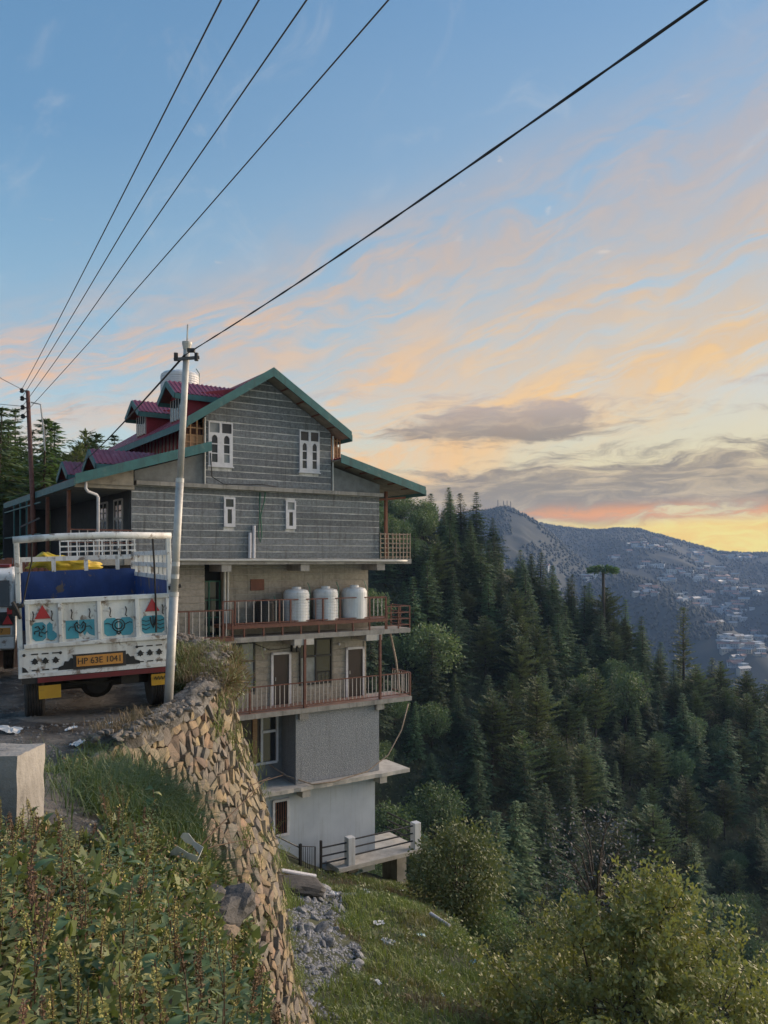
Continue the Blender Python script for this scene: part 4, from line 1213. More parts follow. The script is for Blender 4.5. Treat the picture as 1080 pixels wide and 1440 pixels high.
def build_truck():
    T = empty('cargo_truck', (-4.08, 11.6, -2.215), math.atan2(.417, .909))
    T.rotation_euler = (0, R(-1.9), math.atan2(.417, .909))
    tag(T, 'parked white and blue cargo truck with painted tailgate seen from behind', 'truck')
    W = 1.05; L = 3.7
    def box(name, m, *a, par=T, bevel=0.0): return MB().box(*a).build(name, m, par, bevel=bevel)
    # bed
    box('bed_floor', V['black'], -W+.02, W-.02, .06, L, .86, .94)
    # tailgate
    tg = box('tailgate', V['white'], -W+.09, W-.04, -.03, .02, 1.02, 1.63)
    for x in (-W+.09, -.535, -.015, .51, W-.10):
        box('rib', V['white'], x, x+.055, -.075, -.031, 1.03, 1.62, par=tg, bevel=.006)
    box('top_rail', V['white'], -W+.08, W-.03, -.08, .03, 1.60, 1.665, par=tg, bevel=.008)
    box('bottom_rail', V['white'], -W+.06, W-.02, -.085, .0, .99, 1.05, par=tg, bevel=.008)
    rr = random.Random(21)
    cells = [(-.89, -.55), (-.46, -.035), (.06, .49), (.585, .94)]
    def blob(x0, x1, z0, z1, c=.04):
        return [(x0+c, z0), (x1-c, z0), (x1, z0+c), (x1, z1-c), (x1-c, z1), (x0+c, z1), (x0, z1-c), (x0, z0+c)]
    for k, (a, b) in enumerate(cells):
        m = MB(); z0, z1 = 1.085, 1.345
        if k == 0:
            m.prism(blob(a+.015, a+.19, z0, z1), 'y', -.036, -.031); m.prism(blob(a+.205, a+.28, z0, z1), 'y', -.036, -.031); m.prism(blob(a+.205, b-.01, z0, z0+.13), 'y', -.037, -.0315)
        elif k == 1:
            m.prism([(a+.02, z0), (a+.19, z0), (a+.19, z1), (a+.02, z1)], 'y', -.036, -.031)
            m.prism([(a+.2, z0+.07), (a+.24, z0+.09), (a+.27, z0+.03), (a+.3, z0+.09), (a+.33, z0+.05), (b-.02, z0+.02), (b-.02, z1), (a+.2, z1)], 'y', -.036, -.031)
        elif k == 2:
            m.prism(blob(a+.015, (a+b)/2-.01, z0, z1), 'y', -.036, -.031); m.prism(blob((a+b)/2+.01, b-.015, z0, z1), 'y', -.036, -.031)
        else:
            m.prism(blob(a+.015, b-.015, z0, z1), 'y', -.036, -.031)
        m.build('painted_patch', V['cyan'], tg)
        # black brush figures over each patch
        s = MB(); cx, cz = (a+b)/2 - (.05 if k == 0 else 0), (z0+z1)/2 + .01
        def stroke(pts, w=.016): s.tube([(p[0], -.039, p[1]) for p in pts], w/2, 4)
        if k == 0:
            for j in range(5):
                an = j*1.25+.4; stroke([(cx+.015*math.cos(an), cz+.015*math.sin(an)), (cx+.07*math.cos(an+.3), cz+.07*math.sin(an+.3)), (cx+.09*math.cos(an+.8), cz+.08*math.sin(an+.8))], .022)
        elif k == 1:
            for sg in (-1, 1):
                stroke([(cx, cz-.07), (cx+sg*.06, cz-.02), (cx+sg*.075, cz+.06), (cx+sg*.04, cz+.09)], .024)
                stroke([(cx+sg*.06, cz+.02), (cx+sg*.13, cz+.03), (cx+sg*.16, cz-.02)], .014)
                stroke([(cx+sg*.02, cz+.0), (cx+sg*.045, cz+.05)], .02)
            stroke([(cx-.05, cz+.1), (cx, cz+.03), (cx+.05, cz+.1)], .016)
        elif k == 2:
            for q in (.085, .05):
                stroke([(cx+q*math.cos(t*.449), cz+.01+q*1.05*math.sin(t*.449)) for t in range(15)], .018)
            for sg in (-1, 1): stroke([(cx+sg*.09, cz+.02), (cx+sg*.15, cz+.05), (cx+sg*.19, cz+.04)], .016)
            stroke([(cx-.03, cz-.09), (cx, cz-.12), (cx+.03, cz-.09)], .03)
        else:
            for sg in (-1, 1):
                for j in range(3): stroke([(cx+sg*.05, cz-.05+j*.05), (cx+sg*.10, cz-.08+j*.06), (cx+sg*.16, cz-.06+j*.06)], .014)
            stroke([(cx-.04, cz+.1), (cx-.03, cz+.02), (cx, cz-.06), (cx+.03, cz+.02), (cx+.04, cz+.1)], .028)
            stroke([(cx, cz+.12), (cx, cz-.02)], .022)
        s.build('painted_figure', V['ink'], tg)
    for (cx, cz) in ((-.735, 1.485), (.755, 1.50)):
        MB().prism([(cx-.105, cz-.09), (cx+.105, cz-.09), (cx, cz+.10)], 'y', -.05, -.034).build('warning_triangle', V['redref'], tg)
    for x in (-.86, -.62, -.36, -.12, .16, .38, .9):
        MB().tube([(x, -.034, 1.50), (x+.01, -.06, 1.46), (x-.005, -.06, 1.38), (x+.015, -.04, 1.36)], .008, 5).build('hook', V['black'], tg)
    # rear frame and posts
    for x in (-W-.02, W-.06): box('rear_post', V['white'], x, x+.07, -.03, .05, .62, 2.50, bevel=.01)
    MB().tube([(-W-.03, .0, 2.50), (-.5, .0, 2.535), (.2, 0, 2.545), (W+.02, .0, 2.515)], .05, 10).build('top_bar', V['white'], T, smooth=True)
    # sides: blue corrugated boards below, white ladder rails above
    for sx in (-1, 1):
        xs = sx*W
        sd = MB(); n = 26; vs = []; fs = []
        for i in range(n*2+1):
            y = .06 + (L-.06)*i/(n*2); off = .018 if i % 2 else 0.0
            vs += [(xs - sx*(.03+off), y, .92), (xs - sx*(.03+off), y, 1.86)]
        for i in range(n*2): fs.append((2*i, 2*i+2, 2*i+3, 2*i+1))
        sd.add(vs, fs)
        so = sd.build('side_board', V['blue'], T)
        box('side_skin', V['white'], min(xs, xs-sx*.02), max(xs, xs-sx*.02), .065, L, .9, 1.87, par=so)
        for zz in (1.89, 2.08, 2.27):
            MB().bar((xs-sx*.03, .07, zz), (xs-sx*.03, L, zz), .04, .075).build('side_rail', V['white'], so)
        for k in range(9):
            y = .35 + k*.4
            MB().bar((xs-sx*.03, y, 1.87), (xs-sx*.03, y, 2.27), .05, .035).build('upright', V['white'], so)
    # headboard with rails and a lattice guard
    hb = box('headboard', V['blue'], -W+.02, W-.02, L, L+.05, .92, 2.0)
    for zz in (2.22,): MB().bar((-W, L+.02, zz), (W, L+.02, zz), .05, .085).build('head_rail', V['white'], hb)
    for x in (-.98, -.42, .14, .70, .98): MB().bar((x, L+.02, 1.98), (x, L+.02, 2.26), .07, .05).build('upright', V['white'], hb)
    for zz in (2.34, 2.44, 2.54): MB().bar((-.3, L+.06, zz), (W, L+.06, zz), .026, .026).build('lattice_bar', V['white'], hb)
    for k in range(10): MB().bar((-.3+k*.148, L+.06, 2.25), (-.3+k*.148, L+.06, 2.55), .022, .022).build('lattice_bar', V['white'], hb)
    # cab
    cab = MB().prism([(L+.12, .55), (L+1.75, .55), (L+1.82, 1.1), (L+1.55, 1.8), (L+1.35, 1.92), (L+.18, 1.92), (L+.12, 1.86)], 'x', -W+.08, W-.08).build('cab', V['white'], T, bevel=.04)
    box('cab_window', M['glass'], -.6, .6, L+.09, L+.13, 1.4, 1.8, par=cab)
    for sx in (-1, 1): box('side_window', M['glass'], min(sx*(W-.085), sx*(W-.07)), max(sx*(W-.085), sx*(W-.07)), L+.4, L+1.3, 1.25, 1.75, par=cab)
    # pierced lower panel
    lp = MB(); lp.box(-W-.01, W+.01, -.04, .03, .62, .985)
    lo = lp.build('rear_panel', V['white'], T, bevel=.006)
    box('panel_lip', V['white'], -W-.02, W+.02, -.075, .03, .585, .635, par=lo)
    def leafcut(cx, cz, s):
        pts = [(0, -.9), (.25, -.55), (.75, -.55), (.6, -.1), (1.0, .25), (.55, .3), (.35, .65), (0, 1.0), (-.35, .65), (-.55, .3), (-1.0, .25), (-.6, -.1), (-.75, -.55), (-.25, -.55)]
        return MB().prism([(cx+p[0]*s, cz+p[1]*s*.95) for p in pts], 'y', -.046, -.0405)
    for g in (-.72, .70):
        for k in (-1, 0, 1):
            cx = g + k*.135
            leafcut(cx, .80, .055).build('cutout', V['ink'], lo)
            for dz in (-.12, .105): MB().box(cx-.045, cx+.045, -.046, -.0405, .80+dz-.008, .80+dz+.008).build('cutout', V['ink'], lo)
    for sg in (-1, 1):
        MB().prism([(sg*.34, .655), (sg*.34, .80), (sg*.39, .815), (sg*.42, .77), (sg*.47, .775), (sg*.49, .72), (sg*.55, .70), (sg*.56, .655)], 'y', -.046, -.0405).build('cutout', V['ink'], lo)
        MB().prism([(sg*.94, .66), (sg*1.02, .66), (sg*1.02, .74), (sg*.98, .72)], 'y', -.046, -.0405).build('cutout', V['ink'], lo)
        for q in (.52, .99): MB().lathe([(.022, 0), (.016, .012), (0, .014)], 10).build('bolt', V['black'], lo, loc=(sg*q, -.04, .90), rot=(PI/2, 0, 0))
    pb = box('plate_recess', V['black'], -.36, .36, -.052, -.0405, .645, .86, par=lo)
    npl = box('number_plate', V['orange'], -.315, .315, -.066, -.0525, .685, .835, par=T)
    text('plate_lettering', 'HP 63E 1041', .125, V['ink'], npl, (0, -.068, .757), (PI/2, 0, 0)).scale = (.92, 1, 1)
    # under-run beam, red band, mud flaps
    box('underrun_beam', V['black'], -W+.02, W+.02, -.06, .06, .50, .584)
    box('red_band', V['redbar'], -W+.22, W-.08, -.075, -.0605, .505, .575)
    for (x0, x1, z0, z1) in ((-.82, -.53, .27, .455), (.71, .98, .31, .475)):
        f = box('mud_flap', V['yellow'], x0, x1, -.03, -.015, z0, z1)
        if x0 > 0: 
            for j in range(5): MB().tube([(x0+.04+j*.045, -.034, z0+.09), (x0+.06+j*.045, -.034, z0+.13), (x0+.075+j*.045, -.034, z0+.08)], .007, 4).build('lettering', V['ink'], f)
    # frame, axle, wheels
    for x in (-.38, .38): box('chassis_rail', V['black'], x-.05, x+.05, .05, L+1.6, .62, .85)
    ax = MB().tube([(-W+.1, .55, .36), (W-.1, .55, .36)], .075, 10).build('rear_axle', V['black'], T)
    MB().lathe([(0, -.2), (.16, -.13), (.24, 0), (.16, .13), (0, .2)], 16).build('differential', V['black'], ax, loc=(0, .55, .36), rot=(PI/2, 0, 0))
    for sx in (-1, 1):
        MB().bar((sx*.55, .05, .60), (sx*.55, .95, .46), .08, .07).build('leaf_spring', V['black'], T)
        wheel(T, sx*.87, .55, .352, .43, .27)
        wheel(T, sx*.87, L+.75, .352, .43, .27)
    box('fuel_tank', V['black'], .45, .8, 1.9, 2.6, .45, .8, bevel=.03)
    box('rear_bracket', V['black'], .30, .55, .1, .3, .36, .5)
    MB().tube([(-.55, .3, .5), (-.3, .35, .40), (.1, .4, .36), (.5, .35, .44)], .02, 6).build('brake_hose', V['black'], T)
    # latches, ropes
    for (x, z) in ((-W-.03, 1.55), (W+.02, 1.72)):
        l_ = MB(); l_.box(x-.04, x+.05, -.12, .02, z-.09, z+.08); l_.tube([(x-.03, -.12, z+.1), (x+.02, -.16, z), (x+.06, -.13, z-.13)], .025, 6)
        l_.tube([(x-.08, -.09, z+.02), (x+.1, -.12, z+.05)], .03, 6); l_.build('latch', V['black'], T)
    MB().tube([(-.83, .0, 2.5), (-.85, -.04, 2.2), (-.93, -.05, 1.85), (-.98, -.06, 1.6)], .011, 6).build('rope', V['rope'], T)
    MB().tube([(.80, .0, 2.52), (.805, -.05, 2.1), (.80, -.09, 1.7), (.80, -.10, 1.3), (.79, -.10, 1.1)], .014, 6).build('rope', V['rope'], T)
    return T
truck = build_truck()
def on_truck(x, y, z): return truck.matrix_basis @ Vector((x, y, z))
# tarpaulin heaped on the truck
def build_tarp():
    bm = bmesh.new()
    bmesh.ops.create_icosphere(bm, subdivisions=4, radius=1.0)
    for v in bm.verts:
        n = mnoise.noise(v.co*2.3)*.30 + mnoise.noise(v.co*6)*.14 + mnoise.noise(v.co*14)*.05
        v.co = v.co*(1+n); v.co.x *= .62; v.co.y *= .35; v.co.z *= .17
        if v.co.x < -.2: v.co.z += .16*max(0, 1-abs(v.co.x+.38)/.22)
    me = bpy.data.meshes.new('tarpaulin'); bm.to_mesh(me); bm.free(); me.materials.append(V['tarp'])
    me.polygons.foreach_set('use_smooth', [True]*len(me.polygons))
    o = link('tarpaulin', me); o.location = on_truck(-.2, 4.35, 2.08); o.rotation_euler = (0, 0, math.atan2(.417, .909))
    tag(o, 'crumpled yellow tarpaulin heaped behind the truck headboard', 'tarpaulin')
build_tarp()
def build_van():
    rz = R(24)
    T = empty('parked_van', at(-50, 951, 15.0), rz)
    tag(T, 'white van parked beside the truck with yellow plate and red triangle', 'van')
    w = .86
    prof = [(0, .45), (0, 1.05), (.12, 1.9), (.3, 2.02), (2.5, 2.02), (3.0, 1.25), (3.7, 1.1), (3.75, .45)]
    b = MB().prism(prof, 'x', -w, w).build('body', V['white'], T, bevel=.05)
    MB().prism([(.02, 1.28), (.105, 1.78), (.09, 1.78), (.0, 1.28)], 'x', -w+.1, w-.1).build('rear_window', M['glass'], b)
    MB().box(-w+.02, w-.02, -.03, .0, .93, 1.18).build('tail_panel', V['black'], b)
    MB().box(-w, w, -.09, .1, .48, .72).build('bumper', V['white'], b, bevel=.03)
    MB().box(-w+.05, w-.05, -.1, -.05, .74, .91).build('plate_surround', V['white'], b)
    for sx in (-1, 1):
        MB().prism([(sx*w-sx*.22, .95), (sx*w-sx*.04, .95), (sx*w-sx*.13, 1.13)], 'y', -.05, -.031).build('reflector', V['redref'], b)
        MB().box(min(sx*w, sx*(w-.14)), max(sx*w, sx*(w-.14)), -.045, .02, 1.14, 1.26).build('tail_lamp', V['redref'], b)
        wheel(T, sx*(w-.12), .75, .34, .34, .2); wheel(T, sx*(w-.12), 2.95, .34, .34, .2)
        MB().box(min(sx*w, sx*(w+.01)), max(sx*w, sx*(w+.01)), .5, 2.4, 1.3, 1.8).build('side_window', M['glass'], b)
    MB().box(-w+.1, w-.1, .3, 2.3, 2.03, 2.08).build('roof_rack', V['redbar'], b)
    p = MB().box(.28, .78, -.115, -.102, .76, .89).build('number_plate', V['orange'], T)
    text('plate_lettering', 'HP 07', .10, V['ink'], p, (.53, -.117, .825), (PI/2, 0, 0))
build_van()
# ------------------------------------------------------------------ poles and lines
def build_poles():
    # tubular steel pole beside the truck, leaning a little
    b = at(237, 984, 11.55); t = at(263, 484, 11.4)
    P = empty('steel_pole', b); tag(P, 'leaning galvanised steel pole beside the truck carrying the thick cable', 'pole')
    d = t - b
    q = lambda k: tuple(d*k)
    MB().tube([q(-.06), q(.30)], .064, 16).build('pole', M['steel'], P, smooth=True)
    MB().tube([q(.30), q(.62)], .055, 16).build('pole', M['steel'], P, smooth=True)
    MB().tube([q(.62), q(1.0)], .046, 16).build('pole', M['steel'], P, smooth=True)
    for k, r_ in ((.30, .067), (.62, .058), (.35, .058), (.385, .058)): MB().tube([q(k-.006), q(k+.006)], r_, 16).build('collar', M['pvc'], P)
    MB().tube([q(.985), q(1.0), q(1.006)], [.05, .07, .07], 14).build('cap', M['steel'], P)
    MB().tube([q(1.0), tuple(d+Vector((.01, 0, .28)))], .012, 6).build('rod', M['steel'], P)
    c = d*.955
    MB().bar(c+Vector((-.16, -.05, .0)), c+Vector((.20, -.05, .03)), .04, .04).build('bracket', M['wire'], P)
    for dx in (-.13, .16): MB().tube([tuple(c+Vector((dx, -.06, -.02))), tuple(c+Vector((dx, -.06, .09)))], .03, 8).build('insulator', M['cable'], P)
    # number painted on the pole
    k = .335
    pl = MB(); cpt = d*k
    pl.box(cpt.x-.045, cpt.x+.045, cpt.y-.083, cpt.y-.078, cpt.z-.10, cpt.z+.10)
    # dark line pole by the far corner of the building
    b2 = at(53, 865, 33); t2 = at(39, 550, 33)
    U = empty('utility_pole', b2); tag(U, 'dark rusty utility pole with stacked insulators beyond the veranda roof', 'pole')
    d2 = t2-b2
    MB().tube([(0, 0, 0), tuple(d2*.5), tuple(d2)], [.115, .10, .08], 10).build('pole', M['rust'], U, smooth=True)
    for k in (1.0, .965, .925, .885):
        cc = d2*k
        ins = MB().lathe([(.05, -.09), (.09, -.05), (.06, 0), (.09, .05), (.04, .10)], 10).build('insulator', M['cable'], U, loc=(cc.x-.2, cc.y-.1, cc.z))
        MB().bar(cc+Vector((-.25, -.05, 0)), cc+Vector((.05, -.02, 0)), .05).build('bracket', M['wire'], U)
    MB().tube([tuple(d2*.95+Vector((.12, 0, 0))), tuple(d2*.93+Vector((.5, 0, .1))), tuple(d2*.85+Vector((.6, 0, -.3))), tuple(d2*.8+Vector((.62, 0, -.6)))], .035, 6).build('drop_lead', M['pvc'], U)
    MB().bar(d2*.42+Vector((-.5, -.1, -.25)), d2*.42+Vector((.3, -.1, .12)), .06).build('stay_bracket', M['wire'], U)
    # four thin conductors
    far = [d2*k+b2+Vector((-.2, -.1, .05)) for k in (1.0, .965, .925, .885)]
    near = [at(311, 0, 9.0), at(364, 0, 9.0), at(431, 0, 9.0), at(546, 0, 9.0)]
    words = ['first', 'second', 'third', 'fourth']
    for i in range(4):
        a, n_ = far[i], near[i]
        e = a + (n_-a)*1.9
        pts = []
        for k in range(33):
            t = k/32; p = a.lerp(e, t); sag = -.25*(1-(2*t-1)**2) + .25*(1-(2*(1/1.9)-1)**2)*0
            pts.append(p + Vector((0, 0, sag + .25*(1-(2*.526-1)**2)*min(1, t/.526))))
        tag(MB().tube(pts, .0105, 6).build('power_line', M['wire'], smooth=True), '%s thin overhead wire from the steepest, running to the dark pole' % words[i] if i else 'steepest of the four thin overhead wires running to the dark pole', 'wire', 'thin overhead wires')
        # run on beyond the pole
    for i, (px, py) in enumerate(((-40, 500), (-30, 560))):
        s_ = far[0 if i == 0 else 2]
        tag(MB().tube([s_, s_.lerp(at(px, py, 40 if i else 22), .5)+Vector((0, 0, -.1)), at(px, py, 40 if i else 22)], .012, 6).build('power_line', M['wire']), ['slack wire leaving the dark pole top towards the picture edge', 'lower wire leaving the dark pole over the treetops'][i], 'wire')
    # service cable, thick twisted bundle
    pt = b + d*.955 + Vector((0, -.09, .05))
    n_ = at(993, 0, 4.0); e = pt + (n_-pt)*1.5
    pts = [pt.lerp(e, k/30)+Vector((0, 0, -.05*math.sin(PI*min(1, k/20)))) for k in range(31)]
    m = MB()
    for ph in (0, PI):
        m.tube([p + Vector((math.cos(k*1.9+ph)*.004, 0, math.sin(k*1.9+ph)*.004)) for k, p in enumerate(pts)], .0072, 6)
    tag(m.build('service_cable', M['cable'], smooth=True), 'thick black cable slanting across the sky to the steel pole', 'cable')
    q2 = bld(-1.0, 4.6, 3.55)
    pts = [pt.lerp(q2, k/16)+Vector((0, 0, -.12*math.sin(PI*k/16))) for k in range(17)]
    tag(MB().tube(pts, .016, 6).build('service_cable', M['cable'], smooth=True), 'thin black cable from the steel pole down to the low dormers', 'cable')
    clamp = pt + (n_-pt)*.035
    MB().box(-.05, .05, -.03, .03, -.02, .03).build('cable_clamp', M['cable'], P, loc=tuple(clamp-b))
build_poles()
# ------------------------------------------------------------------ town on the far mountain
def build_town():
    r = random.Random(17)
    wl = [mat('far wall white', (.54,.56,.58), (.45,.47,.5), .8, .2), mat('far wall blue grey', (.34,.38,.42), (.28,.31,.35), .8, .2), mat('far wall cream', (.45,.40,.33), (.37,.33,.28), .8, .2)]
    rf = [mat('far roof pale', (.5,.54,.58), (.4,.44,.48), .5, .2), mat('far roof slate', (.22,.26,.30), (.17,.2,.23), .5, .2), mat('far roof rust', (.25,.14,.11), (.2,.1,.08), .7, .2)]
    wd = mat('far windows', (.05,.055,.065), None, .3, 1)
    ms = []
    for i in range(6):
        m = MB(); w, d, h = r.uniform(8, 13), r.uniform(6, 9), r.uniform(4, 7)
        m.cur = 0; m.box(-w/2, w/2, -d/2, d/2, -8, h)
        m.cur = 1
        if i % 3 == 0: m.box(-w/2-.6, w/2+.6, -d/2-.6, d/2+.6, h, h+.6)
        else: m.prism([(-d/2-.9, h-.1), (d/2+.9, h-.1), (0, h+3.2)], 'x', -w/2-.7, w/2+.7)
        m.cur = 2
        for lv in range(int(h//3)):
            for k in range(4):
                x = -w/2 + w*(k+.5)/4
                m.box(x-.8, x+.8, -d/2-.12, -d/2+.1, lv*3+.9, lv*3+2.3)
        ms.append(m.mesh('house', [wl[i % 3], rf[(i*2) % 3 if i else 0], wd]))
    cl = [(905,770,25,7,20,'the cluster below the ridge crest'),(860,786,13,3,6,'the upper slope'),(913,796,15,3,6,'the upper slope'),(982,780,12,5,10,'the ridge shoulder'),(998,798,20,8,14,'the ridge shoulder'),(958,813,30,8,16,'the terraces mid slope'),(1019,817,28,8,24,'the terraces mid slope'),(1047,833,24,10,16,'the terraces mid slope'),(911,832,18,7,15,'the middle hamlet'),(958,845,8,6,7,'the middle hamlet'),(986,847,16,8,15,'the middle hamlet'),(1027,857,28,8,24,'the dense lower town'),(1031,870,9,9,10,'the dense lower town'),(1027,906,34,10,28,'the big terraced block low down'),(1000,879,10,8,4,'the dense lower town'),(1041,938,16,14,14,'the lowest streets'),(1070,905,10,20,8,'the lowest streets'),(831,815,8,4,5,'the valley head'),(770,802,7,4,4,'the valley head'),(1050,785,30,5,16,'the skyline')]
    n = 0
    for (px, py, sx, sy, cnt, where) in cl:
        k = 0; tr = 0
        while k < cnt and tr < 200:
            tr += 1
            a = px + r.gauss(0, .55)*sx; b = py + r.gauss(0, .55)*sy
            p = march(a, b, mount_z, 1200, 2900, 6)
            if p is None: continue
            o = link('house', ms[r.randrange(6)], None, p, (0, 0, r.gauss(.15, .35)))
            s = r.uniform(.9, 1.5)*(1.0 if p.y > 1700 else .8); o.scale = (s*r.uniform(1, 1.8), s, s*.9)
            tag(o, 'tiny pale house on the far mountainside in ' + where, 'house', 'far houses in ' + where)
            k += 1; n += 1
    # distant wood as one mass
    rng = np.random.default_rng(4); N = 17000
    y = rng.uniform(1350, 2830, N); x = (rng.uniform(600, 1120, N)-540)/1130*y
    ridge = rng.random(N) < .25
    y = np.where(ridge, np.where(x/np.maximum(y,1) < .2, 2000, 2800)+rng.uniform(-25, 25, N), y); x = np.where(ridge, (rng.uniform(620, 1120, N)-540)/1130*y, x)
    keep = vnoise(x*.006, y*.006, 40, 3) + np.where(ridge, 1, 0) > -.2
    x, y = x[keep], y[keep]; z = mount_z(x, y)
    n = len(x); h = rng.uniform(5, 12, n); w = rng.uniform(2.5, 5, n)
    vs = []; 
    ang = np.array([0, 1.57, 3.14, 4.71])
    ring = np.stack([np.cos(ang), np.sin(ang)], 1)
    V_ = np.zeros((n, 6, 3)); base = np.stack([x, y, z-1], 1)
    V_[:, 0] = base
    for k in range(4): V_[:, 1+k] = base + np.stack([ring[k, 0]*w, ring[k, 1]*w, h*.4], 1)
    V_[:, 5] = base + np.stack([0*h, 0*h, h], 1)
    b = np.arange(n)[:, None]*6
    f = np.concatenate([b+np.array([[0, 1+(k+1) % 4, 1+k]]) for k in range(4)] + [b+np.array([[1+k, 1+(k+1) % 4, 5]]) for k in range(4)], 0)
    o = link('distant_wood', np_mesh('distant_wood', V_.reshape(-1, 3), f, mat('distant foliage', (.034,.045,.036), (.044,.054,.042), .9, .02)))
    tag(o, 'far woodland covering the mountain across the valley', 'wood', kind='stuff')
    # masts on the summit
    for i, (px, top, bot) in enumerate(((700, 703, 722), (708, 704, 718), (713, 704, 717), (718, 705, 718))):
        Y = 2000; p = at(px, bot, Y); h = (bot-top)/1130*Y
        m = MB()
        for a in range(3):
            an = a*2.09
            m.tube([(1.6*math.cos(an), 1.6*math.sin(an), -8), (.4*math.cos(an), .4*math.sin(an), h)], .45, 4)
        for k in range(8):
            zz = h*k/8; rr_ = 1.6-1.2*k/8
            m.tube([(rr_*math.cos(a*2.09), rr_*math.sin(a*2.09), zz+(2 if a % 2 else 0)) for a in range(4)], .2, 3, False)
        o = m.build('radio_mast', M['wire'], loc=p)
        tag(o, ['leftmost lattice radio mast on the far summit, apart from the rest', 'first of the three close lattice radio masts on the summit', 'middle of the three close lattice radio masts on the summit', 'rightmost lattice radio mast on the far summit'][i], 'mast', 'summit radio masts')
build_town()
# ------------------------------------------------------------------ near vegetation
G_ = {}
G_['grass'] = mat('hill grass', (.23,.285,.09), (.15,.20,.062), .6, .8, 5, trans=.25, c3=(.17,.15,.06), c3scale=.5, c3lo=.5, c3hi=.68)
G_['dry'] = mat('dry straw', (.26,.205,.125), (.17,.125,.075), .8, 2, 4, trans=.15, c3=(.13,.09,.05), c3scale=3)
G_['weed'] = mat('weed leaves', (.20,.235,.10), (.125,.165,.07), .55, 3, 4, trans=.22, c3=(.15,.13,.045), c3scale=2.0, c3lo=.55, c3hi=.7)
G_['bigleaf'] = mat('large green leaf', (.10,.165,.075), (.065,.12,.06), .6, 3, 4, trans=.25, rand=.3)
G_['yleaf'] = mat('yellowing leaf', (.34,.35,.16), (.23,.27,.09), .5, 4, 4, trans=.25, rand=.2)
G_['seedy'] = mat('yellow green seed', (.38,.34,.11), (.24,.235,.075), .8, 8, 4, rand=.25)
G_['seedr'] = mat('rusty seed', (.25,.155,.085), (.17,.10,.06), .8, 8, 4, rand=.3)
G_['stem'] = mat('weed stem', (.13,.075,.045), (.08,.05,.03), .8, 8, 4)
G_['shoot'] = mat('shoot leaves', (.30,.305,.11), (.20,.22,.08), .5, .7, 4, trans=.28, c3=(.22,.19,.05), c3scale=.9, c3lo=.56, c3hi=.7)
G_['bush'] = mat('bush leaves', (.185,.21,.09), (.115,.14,.062), .6, 1.2, 4, trans=.2)
def blades(name, P, L, W, lean, mt, rng, up=1.0):
    """bent grass blades, three triangles each"""
    n = len(P); a = rng.uniform(0, 6.283, n)
    d = np.stack([np.cos(a), np.sin(a), np.zeros(n)], 1); s = np.stack([-np.sin(a), np.cos(a), np.zeros(n)], 1)
    L = L[:, None]; W = W[:, None]; ln = (lean*rng.uniform(.3, 1.5, n))[:, None]
    mid = P + d*L*ln*.35 + np.array([0, 0, 1.])*L*.6*up
    tip = P + d*L*ln*1.0 + np.array([0, 0, 1.])*L*(1-.35*np.minimum(ln, 1.6))*up
    v = np.stack([P - s*W*.5, P + s*W*.5, mid + s*W*.38, mid - s*W*.38, tip], 1).reshape(-1, 3)
    b = np.arange(n)[:, None]*5
    f = np.concatenate([b+np.array([[0, 1, 2]]), b+np.array([[0, 2, 3]]), b+np.array([[3, 2, 4]])], 0)
    return np_mesh(name, v, f, mt)
def leaves_mesh(name, P, D, L, W, mt, rng):
    v, f = leaf_tris(rng, P, D, unit(rng.normal(0, .6, P.shape)+np.array([0, 0, 1.0])), L, W)
    return np_mesh(name, v, f, mt)

